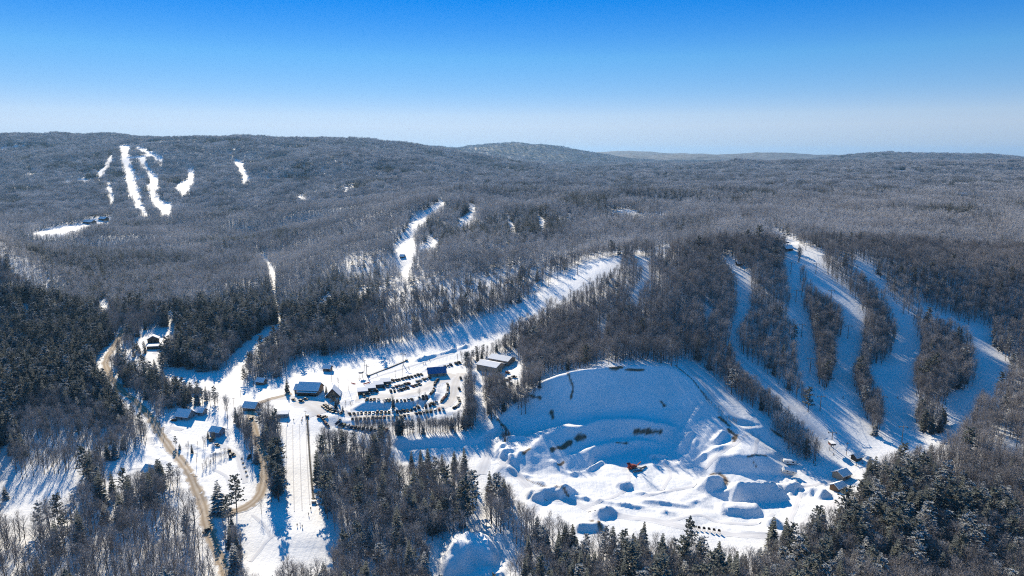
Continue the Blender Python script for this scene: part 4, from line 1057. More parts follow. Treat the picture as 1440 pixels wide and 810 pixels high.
# ------------------------------------------------------------------ buildings
def gable(name, label, cat, u, v, L, W, wall_h, roof_h, rot=0.0, wall='brown_board', roof='dark_roof', snow=0.35, win=3, rows=1, door=True, chimney=False, group=None, eave=0.7, porch=False, end_win=True):
    p = at(u, v); R = Matrix.Rotation(rot, 3, 'Z')
    zs = [float(height(p.x + q.x, p.y + q.y)) for q in (R @ Vector((sx*L/2, sy*W/2, 0)) for sx in (-1,1) for sy in (-1,1))]
    e = tag(empty(name, (p.x, p.y, max(min(zs), p.z - 1.2) + .15), rot), label, cat, group)
    m = MB(); m.box(-L/2, L/2, -W/2, W/2, -2.0, wall_h)
    for s in (-1, 1): m.tri((s*L/2, -W/2*s, wall_h), (s*L/2, W/2*s, wall_h), (s*L/2, 0, wall_h+roof_h))
    link('wall', m.mesh('wall', [M[wall]]), e)
    def slope(z0, th, ov, mat, nm, parent):
        k = MB()
        for s in (-1, 1):
            lo = wall_h - roof_h*ov/(W/2); a = Vector((-L/2-ov, s*(W/2+ov), lo+z0)); b = Vector((L/2+ov, s*(W/2+ov), lo+z0)); c = Vector((L/2+ov, 0, wall_h+roof_h+z0)); d = Vector((-L/2-ov, 0, wall_h+roof_h+z0))
            t = UP*th; i = len(k.v); k.v += [a,b,c,d,a+t,b+t,c+t,d+t]
            for f in ((0,1,2,3),(7,6,5,4),(0,4,5,1),(1,5,6,2),(3,7,4,0)): k.f.append(tuple(i+q for q in f)); k.m.append(0)
        return link(nm, k.mesh(nm, [mat]), parent)
    rf = slope(.04, .18, eave, M[roof], 'roof', e)
    if snow > 0: slope(.225, snow, eave-.08, M['snow'], 'snow_cover', rf)
    ww, wh = 1.1, 1.3
    fr = MB(); fr.box(-ww/2-.12, ww/2+.12, -.08, .05, -wh/2-.12, wh/2+.12); fm = fr.mesh('window', [M['trim']])
    pn = MB(); pn.box(-ww/2, ww/2, -.11, -.05, -wh/2, wh/2); pm = pn.mesh('pane', [M['glass']])
    for r in range(rows):
        z = 1.6 + r*2.7
        for i in range(win):
            x = -L/2 + L*(i+.5)/win
            if door and r == 0 and i == win//2 and win > 1: continue
            link('pane', pm, link('window', fm, e, (x, -W/2-.03, z)))
        if end_win:
            for q in (-.25, .25): link('pane', pm, link('window', fm, e, (L/2+.03, q*W, z), (0,0,math.pi/2)))
    if door:
        k = MB(); k.box(-.55, .55, -.1, .04, 0, 2.1); k.box(-.7, .7, -.06, .03, 2.1, 2.25); link('door', k.mesh('door', [M['dark_board']]), e, (0.0, -W/2-.03, .05))
    if chimney:
        k = MB(); k.box(-.45,.45,-.45,.45,0,roof_h*.6+1.6); k.box(-.55,.55,-.55,.55,roof_h*.6+1.6,roof_h*.6+1.8)
        link('chimney', k.mesh('chimney', [M['stone']]), e, (L*.22, W*.12, wall_h+roof_h*.45))
    if porch:
        k = MB(); k.box(-L/2+.5, L/2-.5, -2.6, 0, -.25, 0)
        for i in range(5):
            x = -L/2+.7 + (L-1.4)*i/4; k.box(x-.1, x+.1, -2.5, -2.3, 0, 2.5)
        k.box(-L/2+.3, L/2-.3, -2.8, 0, 2.5, 2.65)
        po = link('porch', k.mesh('porch', [M['brown_board']]), e, (0, -W/2-.02, .3))
        k = MB(); k.box(-L/2+.35, L/2-.35, -2.75, -.02, 2.655, 2.95); link('snow_cover', k.mesh('snow_cover', [M['snow']]), po)
    return e
def shed(name, label, cat, u, v, L, W, h0, h1, rot=0.0, wall='brown_board', group=None, openfront=False, snow=.35):
    """single-pitch roof, low side to the front"""
    p = at(u, v); e = tag(empty(name, p + Vector((0,0,.1)), rot), label, cat, group)
    m = MB(); k = [(-L/2,-W/2,-1.2),(L/2,-W/2,-1.2),(L/2,W/2,-1.2),(-L/2,W/2,-1.2),(-L/2,-W/2,h0),(L/2,-W/2,h0),(L/2,W/2,h1),(-L/2,W/2,h1)]
    m.v += [Vector(q) for q in k]
    for f in ((0,1,5,4),(1,2,6,5),(2,3,7,6),(3,0,4,7),(4,5,6,7)): m.f.append(f); m.m.append(0)
    link('wall', m.mesh('wall', [M[wall]]), e)
    def slab(z, th, ov, mat, nm, par):
        q = MB(); g = (h1-h0)/W; a = [(-L/2-ov,-W/2-ov,h0-g*ov+z),(L/2+ov,-W/2-ov,h0-g*ov+z),(L/2+ov,W/2+ov,h1+g*ov+z),(-L/2-ov,W/2+ov,h1+g*ov+z)]
        q.v += [Vector(c) for c in a] + [Vector(c)+UP*th for c in a]
        for f in ((3,2,1,0),(4,5,6,7),(0,1,5,4),(1,2,6,5),(2,3,7,6),(3,0,4,7)): q.f.append(f); q.m.append(0)
        return link(nm, q.mesh(nm, [mat]), par)
    rf = slab(.03, .12, .45, M['dark_roof'], 'roof', e); slab(.155, snow, .4, M['snow'], 'snow_cover', rf)
    q = MB(); q.box(-.5, .5, -.08, .03, 0, 2.0); link('door', q.mesh('door', [M['dark_board']]), e, (-L*.2, -W/2-.03, .05))
    q = MB(); q.box(-.6, .6, -.08, .03, 1.1, 1.9); w = link('window', q.mesh('window', [M['trim']]), e, (L*.22, -W/2-.03, 0))
    q = MB(); q.box(-.5, .5, -.11, -.06, 1.2, 1.8); link('pane', q.mesh('pane', [M['glass']]), w)
    return e
gable('ski_lodge', 'big brown base lodge with a wide gable roof shading its front', 'lodge', 437, 552, 17, 12, 4.0, 4.4, -.12, win=7, rows=1, snow=.4, porch=True)
gable('lodge_annex', 'lower gabled wing joined to the left end of the big lodge', 'lodge', 424, 551.5, 8, 8.5, 3.4, 3.0, -.12, win=3, snow=.4)
gable('lodge_wing', 'steep brown A-frame gable facing the car park beside the lodge', 'lodge', 469, 556, 10, 11, 1.4, 6.0, math.pi/2+.12, win=2, end_win=False, door=False, snow=.3)
for i, (u, v) in enumerate([(510,553.5), (521,549), (532,544), (542.5,540)]):
    shed('ticket_shed', ['lowest', 'second lowest', 'third', 'uppermost'][i] + ' of four stepped snow-roofed sheds above the car park', 'shed', u, v, 7.5, 5.5, 2.6, 3.7, .28, 'brown_board', 'stepped sheds above the car park')
gable('rental_building', 'low building with a blue metal roof at the upper end of the car park', 'building', 614, 527, 15, 10, 3.2, 3.6, .22, 'tan_wall', 'blue_roof', 0.0, win=4)
gable('maintenance_barn', 'nearer of two large tan barns with low snow-streaked roofs', 'barn', 690, 519, 20, 14, 5.2, 2.2, -.55, 'tan_wall', 'dark_roof', .3, win=4)
gable('maintenance_barn', 'farther of two large tan barns, behind the first', 'barn', 706, 510, 20, 13, 5.2, 2.2, -.55, 'tan_wall', 'dark_roof', .3, win=4)
shed('start_hut', 'snow-roofed hut at the top of the tubing run', 'hut', 398, 586, 8, 4.5, 2.5, 3.3, .1, 'grey_wall')
gable('pump_house', 'low building with a sunlit snow roof beside the road bend', 'building', 354, 575.5, 10, 8, 2.6, 3.0, -.2, 'brown_board', win=2)
gable('chalet', 'dark chalet high in the woods with a broad gable facing the valley', 'house', 216, 481, 7, 10, 4.0, 2.8, math.pi/2+.4, 'dark_board', win=2, rows=1, snow=.4)
shed('chalet_terrace', 'flat snow-covered annex right below the dark chalet', 'house', 220, 490, 15, 6, 2.6, 2.9, .2, 'dark_board', snow=.5)
gable('twin_house', 'left of two small houses with white gables among bare trees', 'house', 268, 551, 7, 6, 3.2, 2.8, math.pi/2+.4, 'grey_wall', win=2)
gable('twin_house', 'right of two small houses with white gables among bare trees', 'house', 278, 551, 7, 6, 3.2, 2.8, math.pi/2+.4, 'grey_wall', win=2)
gable('farmhouse', 'large house with a steep snowy roof standing above the road', 'house', 261, 587, 10.5, 8.5, 2.6, 3.8, -.25, 'grey_wall', win=4, snow=.45, chimney=True)
gable('farmhouse', 'small grey house just right of the large house above the road', 'house', 283, 582, 6, 5.5, 2.6, 2.2, -.2, 'grey_wall', win=2, snow=.45)
gable('blue_shed', 'small pale blue shed at the edge of the brush between the roads', 'shed', 306, 611, 8, 6.5, 3.4, 2.4, -.35, 'blue_wall', win=2)
gable('roadside_house', 'small house with a dark roof half hidden by trees left of the road', 'house', 215, 667, 9, 8, 3.4, 2.8, -.3, 'brown_board', win=2, snow=.2)
gable('slope_hut', 'small hut with a white roof at the edge of the trees left of the lodge', 'hut', 368, 540, 7, 5.5, 2.8, 2.2, -.3, 'brown_board', win=2)
gable('lift_hut', 'small dark lift hut at the bottom of the long shaded trail', 'hut', 461, 521, 6.5, 5, 2.8, 2.0, -.2, 'dark_board', win=2)
gable('cabin', 'upper of two snowy cabins at the foot of the right ski runs', 'cabin', 1183, 671, 7.5, 7.5, 3.2, 2.0, .5, 'tan_wall', win=2, snow=.45)
gable('cabin', 'lower snowy cabin with an open dark front beside the wooded knoll', 'cabin', 1178, 688, 7, 6, 2.7, 1.8, .5, 'brown_board', win=2, snow=.45)
gable('lift_hut', 'small dark hut standing alone at the end of the ski run', 'hut', 1204, 646, 4.5, 4.5, 2.6, 1.6, .4, 'dark_board', win=1)
gable('summit_hut', 'dark lift hut at the top of the right ski runs', 'hut', 1107, 352, 9, 7, 3.4, 2.4, .3, 'dark_board', win=2)
gable('summit_hut', 'little hut at the top of the narrow shaded run', 'hut', 1039, 373, 5, 4.5, 2.6, 1.8, .2, 'dark_board', win=1)
gable('far_lodge', 'dark lodge at the right end of the distant snowfield', 'lodge', 126, 314, 24, 13, 4.5, 4, -.3, 'dark_board', win=5)
gable('far_lodge', 'smaller dark building next to the distant snowfield lodge', 'lodge', 146, 309.5, 18, 11, 4.5, 3.5, -.3, 'dark_board', win=3)
gable('slope_building', 'small dark house at the foot of the second hill trail', 'hut', 566, 362, 6, 5, 2.6, 2.2, -.2, 'dark_board', win=2)
for u, v in ((1350, 281), ): gable('far_house', 'white-roofed house alone in the far forest on the right', 'house', u, v, 26, 18, 8, 7, .2, 'white_wall', win=3, snow=.6)

# ------------------------------------------------------------------ vehicles
PAINT = {'black': (0.012,0.012,0.014), 'dark grey': (0.05,0.052,0.055), 'navy blue': (0.02,0.035,0.08), 'dark red': (0.16,0.015,0.015), 'silver': (0.42,0.43,0.44), 'white': (0.75,0.75,0.74), 'green': (0.02,0.06,0.035)}
for c, rgb in PAINT.items():
    m, n, l, b = new_mat('paint_' + c.replace(' ', '_'), .55, .1); b.inputs['Base Color'].default_value = (*rgb, 1); M['paint_' + c] = m
def car_shapes(kind):
    """body, glasshouse and wheel meshes; nose towards -y"""
    L, W, H = {'car': (4.5,1.78,1.45), 'suv': (4.7,1.9,1.78), 'pickup': (5.5,1.95,1.85)}[kind]
    h0, belt = .32, H*.58
    prof = {'car': [(-L/2,.45),(-L/2+.1,.72),(-.95,belt),(L/2-.85,belt+.02),(L/2-.05,belt-.03),(L/2,.5),(L/2-.1,h0),(-L/2+.1,h0)],
            'suv': [(-L/2,.5),(-L/2+.08,.95),(-.98,belt),(L/2-.15,belt+.02),(L/2,.9),(L/2,.5),(L/2-.1,h0),(-L/2+.1,h0)],
            'pickup': [(-L/2,.5),(-L/2+.06,1.02),(-.95,belt),(.9,belt),(L/2,belt-.04),(L/2,.6),(L/2-.1,h0+.1),(-L/2+.1,h0+.1)]}[kind]
    roof = {'car': (-.95,-.2,1.05,1.55), 'suv': (-.98,-.35,1.95,2.2), 'pickup': (-.95,-.35,.75,.95)}[kind]
    b = MB(); n = len(prof)
    for s, ins in ((-1, 0), (1, 0)): b.v += [Vector((s*W/2*(.94 if z < .4 or z >= belt-.01 else 1), y, z)) for y, z in prof]
    for i in range(n): j = (i+1) % n; b.f.append((i, j, n+j, n+i)); b.m.append(0)
    b.f.append(tuple(range(n-1,-1,-1))); b.m.append(0); b.f.append(tuple(range(n, 2*n))); b.m.append(0)
    y0, y1, y2, y3 = roof
    b.box(-W*.36, W*.36, y1+.03, y2-.03, H-.05, H, 0)                      # roof panel
    g = MB(); k = [(-W*.46,y0,belt-.02),(W*.46,y0,belt-.02),(W*.46,y3,belt-.02),(-W*.46,y3,belt-.02),(-W*.37,y1,H-.04),(W*.37,y1,H-.04),(W*.37,y2,H-.04),(-W*.37,y2,H-.04)]
    g.v += [Vector(q) for q in k]
    for f in ((0,1,5,4),(1,2,6,5),(2,3,7,6),(3,0,4,7),(4,5,6,7)): g.f.append(f); g.m.append(0)
    w = MB(); w.tube((-.1,0,0), (.1,0,0), .34, .34, 10); w.f += [tuple(range(9,-1,-1)), tuple(range(10,20))]; w.m += [0, 0]
    return b, g, w, L, W
SHAPE = {k: car_shapes(k) for k in ('car', 'suv', 'pickup')}
def wheels_at(L, W): return [(sx*(W/2-.1), sy*L*.31, .34) for sx in (-1,1) for sy in (-1,1)]
SMALL = {}
def small_car(kind, colour):
    if (kind, colour) not in SMALL:
        b, g, w, L, W = SHAPE[kind]; m = MB(); m.add(b)
        for src, mi in ((g, 1), ) + tuple((None, 2) for _ in range(0)):
            k = len(m.v); m.v += src.v; m.f += [tuple(k+i for i in f) for f in src.f]; m.m += [mi]*len(src.f)
        for q in wheels_at(L, W):
            k = len(m.v); m.v += [v + Vector(q) for v in w.v]; m.f += [tuple(k+i for i in f) for f in w.f]; m.m += [2]*len(w.f)
        SMALL[kind, colour] = m.mesh('parked_car', [M['paint_'+colour], M['glass'], M['rubber']])
    return SMALL[kind, colour]
def tilt(p, yaw):
    """lie on the slope"""
    e = 1.2; n = Vector((float(height(p.x-e,p.y)-height(p.x+e,p.y)), float(height(p.x,p.y-e)-height(p.x,p.y+e)), 2*e)).normalized()
    return (n.to_track_quat('Z', 'Y').to_matrix() @ Matrix.Identity(3)), n
def place(o, p, yaw, up=0.06):
    n = tilt(p, yaw)[1]; f = Vector((-math.sin(yaw), math.cos(yaw), 0)); f = (f - n*f.dot(n)).normalized(); r = f.cross(n)
    mt = Matrix((r, f, n)).transposed().to_4x4(); mt.translation = p + n*up; o.matrix_world = mt
ORD = ['first','second','third','fourth','fifth','sixth','seventh','eighth','ninth','tenth','eleventh','twelfth']
def ordinal(i):
    if i < 12: return ORD[i]
    n = i+1; return str(n) + ('th' if 10 <= n % 100 <= 20 else {1:'st',2:'nd',3:'rd'}.get(n % 10, 'th'))
CR = random.Random(33)
def colour_pick(): return CR.choices(['black','dark grey','navy blue','dark red','silver','white','green'], [34,26,9,6,10,12,3])[0]
ROWS = [
 ('upper row below the ski trail', [(549,537.5),(560,535),(575,531.5),(597,526.5)], 0),
 ('second upper row of the car park', [(553,545.5),(570,541),(590,536),(609,531)], math.pi),
 ('third upper row of the car park', [(550,551),(563,550),(577,545),(592,540.5)], 0),
 ('row on the rim of the upper terrace', [(516,563),(527,563.2),(538,564),(549,564.5),(563,564.5),(574,563.5),(585,561),(594,560.5),(601,559)], 0),
 ('bend of the upper terrace row', [(605,557.5),(609,552),(611,545),(612,539),(616,534.5)], math.pi/2),
 ('middle terrace row', [(492,583),(502,582.3),(515,581.3),(529,581.3),(546,580.8),(560,580.5),(571,578.5),(585,576),(596,574),(607,571),(617,567.5)], 0),
 ('right bend of the middle terrace row', [(622,564.5),(627,558),(629.5,551),(630,545),(629,539)], math.pi/2),
 ('lower terrace row', [(472,591),(481,590.2),(492,589.7),(507,589),(522,588),(538,587.5),(554,586.7),(571,585),(586,582.5),(599,579.7),(615,577.3),(627,576)], math.pi),
 ('far bend of the lower terrace row', [(640,574),(645,571),(647,565.5),(644,558.5)], math.pi/2),
 ('lowest row along the trees', [(474.5,595),(481,598.8),(492,601.3),(508,603.3),(527,604.6),(549,605)], 0),
 ('curved row beside the A-frame', [(456,571.5),(461,576),(467,579),(474,581),(482,582)], 0),
 ('short row at the top corner of the tubing run', [(453,588.5),(456,592),(459,597),(462,601)], math.pi/2),
 ('row beside the snow-roofed barns', [(626,516),(636,514),(648,510)], 0),
]
for row, pts, flip in ROWS:
    P = resample(smooth(resample(ats(pts), 1.0), 6), 2.95); n = 0; items = []
    for i, p in enumerate(P):
        if CR.random() < .10: continue
        d = P[min(i+1, len(P)-1)] - P[max(i-1, 0)]
        items.append((p, math.atan2(d.y, d.x) + flip + CR.uniform(-.08,.08)))
    for i, (p, yaw) in enumerate(items):
        kind = CR.choices(['car','suv','pickup'], [45,42,13])[0]; c = colour_pick()
        p = Vector((p.x + CR.uniform(-.25,.25), p.y + CR.uniform(-.25,.25), 0)); p.z = float(height(p.x, p.y))
        o = link('parked_car' if kind != 'pickup' else 'parked_pickup', small_car(kind, c)); place(o, p, yaw)
        row_ = row.replace('beside the A-frame', 'by the A-frame').replace('at the top corner of the tubing run','above the tubing run')
        tag(o, '%s %s, %s from left in the %s' % (c, kind, ordinal(i), row_), 'car' if kind != 'pickup' else 'pickup', 'cars in the ' + row)
def detailed_car(u, v, yaw, kind, colour, label, name='parked_car', snow=False):
    b, g, w, L, W = SHAPE[kind]; p = at(u, v); e = empty(name, (0,0,0)); place(e, p, yaw, .2)
    tag(e, label, {'car':'car','suv':'car','pickup':'pickup truck'}[kind])
    link('body', b.mesh('body', [M['paint_'+colour]]), e); link('window', g.mesh('window', [M['glass']]), e)
    wm = w.mesh('wheel', [M['rubber']])
    for q in wheels_at(L, W): link('wheel', wm, e, q)
    for s in (-1, 1):
        k = MB(); k.box(-.18,.18,-.03,.03,-.09,.09); link('headlight', k.mesh('headlight', [M['trim']]), e, (s*W*.34, -L/2-.01, .66))
    if snow:
        k = MB(); k.box(-W*.34, W*.34, -L*.05, L*.2, 1.46, 1.72); link('snow_cover', k.mesh('snow_cover', [M['snow']]), e)
detailed_car(291, 747, math.pi-.2, 'pickup', 'black', 'black pickup truck driving on the long sandy road', 'pickup_truck', False)
detailed_car(353, 590.5, -.1, 'suv', 'black', 'black car driving on the curved sandy road near the bend', 'car')
for u, v, yaw, k, c, l in [(296,620,.6,'suv','black','black car parked in the yard below the blue shed'), (306,627,.9,'car','dark grey','dark grey car parked lower in the yard between the roads'),
    (323,636,.5,'pickup','black','black pickup parked above the brush patch between the roads'), (328,640,.9,'car','dark grey','dark car at the end of the brush patch between the roads'), (324,643,.4,'suv','navy blue','navy car parked just below the brush patch'),
    (351,644,.1,'pickup','black','dark truck standing alone at the left side of the curved road'), (245,592,1.4,'car','black','dark car parked left of the large snowy house'),
    (413,563,.9,'car','dark grey','grey car parked left before the lodge'), (424,565,1.1,'suv','black','black car parked in front of the lodge'), (430,562,1.2,'car','black','black car parked nearest the lodge porch'),
    (450,587,1.2,'suv','dark red','dark red car at the upper corner of the tubing run'), (457,587,1.4,'car','black','black car beside the dark red one above the tubing run'),
    (648,533,.2,'suv','black','black car alone on the outer edge of the car park'), (646,548,.3,'suv','black','black car standing below the edge trees of the car park'),
    (714,525,.9,'suv','dark red','dark red vehicle parked right of the barns'), (717,533,.5,'car','black','black vehicle in the barn yard, uppermost of a cluster'), (723,531,1.0,'pickup','dark grey','grey pickup at the right side of the barn yard'),
    (719,541,.4,'suv','dark grey','dark grey vehicle lowest in the barn yard'), (713,536,.8,'pickup','black','black pickup in the middle of the barn yard'), (697,529,.4,'suv','black','black vehicle parked before the nearer barn'),
    (512,558,.4,'suv','black','black car parked below the lowest stepped shed'), (519,555,.4,'car','dark grey','grey car parked below the second stepped shed'), (524,553,.5,'suv','silver','silver car left of a pair below the third stepped shed'), (530,551,.5,'suv','black','black car right of a pair below the third stepped shed'),
    (540,546,.4,'car','black','black car parked below the uppermost stepped shed'), (545,544,.4,'suv','dark grey','dark grey car right below the uppermost stepped shed')]:
    detailed_car(u, v, yaw, k, c, l)
def trailer(u, v, yaw, L, label):
    p = at(u, v); e = empty('camper_trailer', (0,0,0)); place(e, p, yaw, .25); tag(e, label, 'trailer')
    m = MB(); m.box(-1.25, 1.25, -L/2, L/2, .5, 2.9); m.box(-1.15, 1.15, -L/2-.25, L/2+.2, .7, 2.5); link('body', m.mesh('body', [M['white_wall']]), e)
    for y in (-.6, .6):
        for s in (-1, 1):
            w = MB(); w.tube((-.1,0,0), (.1,0,0), .36, .36, 10); link('wheel', w.mesh('wheel', [M['rubber']]), e, (s*1.15, y, .36))
    for y in (-L*.25, L*.2):
        for s in (-1, 1):
            k = MB(); k.box(-.03,.03,-.5,.5,-.35,.35); link('window', k.mesh('window', [M['glass']]), e, (s*1.26, y, 1.9))
    k = MB(); k.box(-1.2,1.2,-L/2,L/2,2.91,3.2); link('snow_cover', k.mesh('snow_cover', [M['snow']]), e)
    k = MB(); k.tube((0,-L/2-.2,.6), (0,-L/2-1.4,.5), .08, .06, 5); link('hitch', k.mesh('hitch', [M['steel']]), e)
trailer(1108, 664, 1.45, 8.5, 'white camper trailer parked at the edge of the pit, lower of two')
trailer(1110, 653, 1.45, 7.5, 'upper white trailer with a dark side beside the brown thicket')

# ------------------------------------------------------------------ lifts
def lift_tower(p, direction, h, label, group):
    e = tag(empty('lift_tower', p, math.atan2(direction.y, direction.x)), label, 'lift tower', group)
    m = MB(); m.tube((0,0,-1), (0,0,h), .34, .24, 8); link('pole', m.mesh('pole', [M['steel']]), e)
    m = MB(); m.box(-.16,.16,-2.7,2.7,h-.15,h+.15); m.box(-.1,.1,-.1,.1,h+.15,h+1.3); link('crossarm', m.mesh('crossarm', [M['steel']]), e)
    for s in (-1, 1):
        k = MB(); k.box(-1.3,1.3,-.1,.1,-.1,.1)
        for i in range(4): k.tube((-1.05+.7*i,-.12,-.2), (-1.05+.7*i,.12,-.2), .18, .18, 6)
        link('sheave', k.mesh('sheave', [M['rubber']]), e, (0, s*2.45, h-.3))
    return e
def cable(A, B, off, sag, label, group, r=.045):
    m = MB(); n = 14; d = (B-A).xy.normalized(); s = Vector((-d.y, d.x, 0))*off; pr = None
    for i in range(n+1):
        t = i/n; q = A.lerp(B, t) + s - UP*(sag*4*t*(1-t))
        if pr is not None: m.tube(pr, q, r, r, 4)
        pr = q
    return tag(link('lift_cable', m.mesh('lift_cable', [M['steel']])), label, 'cable', group)
def chair(p, yaw, label, group):
    e = tag(empty('lift_chair', p, yaw), label, 'lift chair', group)
    m = MB(); m.tube((0,0,0), (0,.15,-1.9), .05, .05, 5); link('hanger', m.mesh('hanger', [M['steel']]), e)
    m = MB(); m.box(-.9,.9,-.1,.45,-2.45,-2.36); link('seat', m.mesh('seat', [M['rubber']]), e)
    m = MB(); m.box(-.9,.9,.42,.5,-2.4,-1.8); link('backrest', m.mesh('backrest', [M['rubber']]), e)
LINES = [('left chairlift of the right hill', [(1169,628,10),(1153,578,11),(1139,523,11),(1127,474,11),(1119,425,11),(1112,385,11),(1107,352,8)]),
         ('right chairlift of the right hill', [(1268,622,11),(1240,578,11),(1215,525,11),(1192,476,11),(1168,425,11),(1147,385,10),(1133,352,8)]),
         ('chairlift beside the long middle trail', [(516,528,9),(567,513,10),(625,466,11),(688,440,11),(752,425,11),(812,386,11)])]
ntow = 0
for nm, pts in LINES:
    P = [at(u, v) for u, v, h in pts]; tops = [p + UP*(h-.4) for p, (_, _, h) in zip(P, pts)]
    for i, p in enumerate(P):
        d = P[min(i+1, len(P)-1)] - P[max(i-1, 0)]
        lift_tower(p, d, pts[i][2], '%s slim steel tower from the bottom of the %s' % (ordinal(i), nm), 'towers of the ' + nm)
    for i in range(len(P)-1):
        for s, sd in ((-2.45, 'down-going'), (2.45, 'up-going')):
            cable(tops[i], tops[i+1], s, 1.2, '%s cable span %s of the %s' % (sd, 'below the ' + ordinal(i+1) + ' tower', nm), 'cables of the ' + nm)
P0 = at(1169, 634)
for u, v, lab in [(1169,633,'bottom station with a bull wheel below the left chairlift of the right hill'), (1106,347,'top station with a bull wheel beside the dark summit hut'), (508,531,'bottom station of the chairlift beside the long middle trail')]:
    p = at(u, v); e = tag(empty('lift_station', p), lab, 'lift station')
    m = MB()
    for sx in (-1.2, 1.2): m.tube((sx,0,-.8), (sx*.8,0,4.2), .18, .16, 6)
    link('frame', m.mesh('frame', [M['steel']]), e)
    m = MB(); m.tube((0,0,4.2), (0,0,4.4), 2.2, 2.2, 16); m.f += [tuple(range(15,-1,-1)), tuple(range(16,32))]; m.m += [0,0]; link('bull_wheel', m.mesh('bull_wheel', [M['red_steel']]), e)
    m = MB(); m.box(-1.6,1.6,-2.6,2.6,4.5,5.4); rf = link('roof', m.mesh('roof', [M['dark_roof']]), e)
    m = MB(); m.box(-1.55,1.55,-2.55,2.55,5.403,5.75); link('snow_cover', m.mesh('snow_cover', [M['snow']]), rf)
def conveyor_lift(pts, label, width=0.9):
    P = smooth(resample(ats(pts), 3.0), 3); e = tag(empty('conveyor_lift', P[0]), label, 'conveyor lift')
    belt, r0, r1 = MB(), MB(), MB()
    for a, b in zip(P[:-1], P[1:]):
        d = (b-a).normalized(); s = Vector((-d.y, d.x, 0)).normalized(); A, B = a-P[0], b-P[0]
        belt.quad(A-s*width/2+UP*.45, A+s*width/2+UP*.45, B+s*width/2+UP*.45, B-s*width/2+UP*.45)
        belt.quad(A-s*width/2-UP*.1, A-s*width/2+UP*.45, B-s*width/2+UP*.45, B-s*width/2-UP*.1); belt.quad(A+s*width/2+UP*.45, A+s*width/2-UP*.1, B+s*width/2-UP*.1, B+s*width/2+UP*.45)
        for k, sg in ((r0,-1),(r1,1)):
            k.tube(A+s*sg*(width/2+.25)+UP*1.15, B+s*sg*(width/2+.25)+UP*1.15, .04, .04, 4); k.tube(A+s*sg*(width/2+.25)-UP*.3, A+s*sg*(width/2+.25)+UP*1.15, .05, .05, 4)
    link('belt', belt.mesh('belt', [M['rubber']]), e); link('rail', r0.mesh('rail', [M['rubber']]), e); link('rail', r1.mesh('rail', [M['rubber']]), e)
    for k in (0, -1):
        m = MB(); m.box(-1.1,1.1,-.9,.9,-.4,1.5); link('end_unit', m.mesh('end_unit', [M['steel']]), e, P[k]-P[0])
conveyor_lift([(432,586),(434,620),(436,650),(439,685),(441.5,708)], 'dark conveyor lift running up the right side of the tubing run')
conveyor_lift([(518,529),(545,518.5),(573,507)], 'dark conveyor lift climbing beside the foot of the middle trail')

# ------------------------------------------------------------------ poles, stands, machine
def light_pole(u, v, h, label, group=None):
    p = at(u, v); e = tag(empty('light_pole', p), label, 'pole', group)
    m = MB(); m.tube((0,0,-.8), (0,0,h), .16, .10, 6); link('pole', m.mesh('pole', [M['brown_board']]), e)
    m = MB(); m.box(-1.1,1.1,-.08,.08,h-.9,h-.72); link('crossarm', m.mesh('crossarm', [M['brown_board']]), e)
    for s in (-.9, .9):
        k = MB(); k.box(-.22,.22,-.18,.18,-.1,.25); link('lamp', k.mesh('lamp', [M['steel']]), e, (s, -.1, h-.75))
for u, v, h, lab in [(466.5,537,11,'tall wooden pole behind the A-frame beside the lodge'), (513,523,11,'pole at the lower end of the middle chairlift'), (490,548,9,'pole just left of the stepped sheds'), (566.5,531,11,'pole behind the upper parked cars'), (556,530,6,'short pole behind the left end of the upper parked cars'),
                     (277,653,8,'wooden pole beside the long sandy road at the brush patch'), (231,615,8,'wooden pole at the roadside where the field begins'), (313,735,9,'wooden pole near the fork of the two sandy roads'), (329,573,8,'pole at the left of the road bend'), (339,562,8,'pole above the low building at the road bend'), (430,592,8,'floodlight pole at the top of the tubing run'), (1190,640,9,'leaning wooden pole above the snowy cabins')]:
    light_pole(u, v, h, lab)
A, B = at(969, 742), at(1011, 750)
for i in range(7):
    q = A.lerp(B, i/6); q.z = float(height(q.x, q.y)); e = tag(empty('conveyor_stand', q, .5), '%s small dark stand from the left in the diagonal row below the pit' % ordinal(i), 'stand', 'row of dark stands below the pit')
    m = MB(); m.box(-.5,.5,-.55,.55,1.3,2.3); m.box(-.3,.3,-1.0,-.55,1.5,2.0); link('head', m.mesh('head', [M['rubber']]), e)
    for sx, sy in ((-.4,-.4),(.4,-.4),(-.4,.4),(.4,.4)):
        m = MB(); m.tube((sx*1.3,sy*1.6,-.2), (sx,sy,1.3), .06, .06, 5); link('leg', m.mesh('leg', [M['steel']]), e)
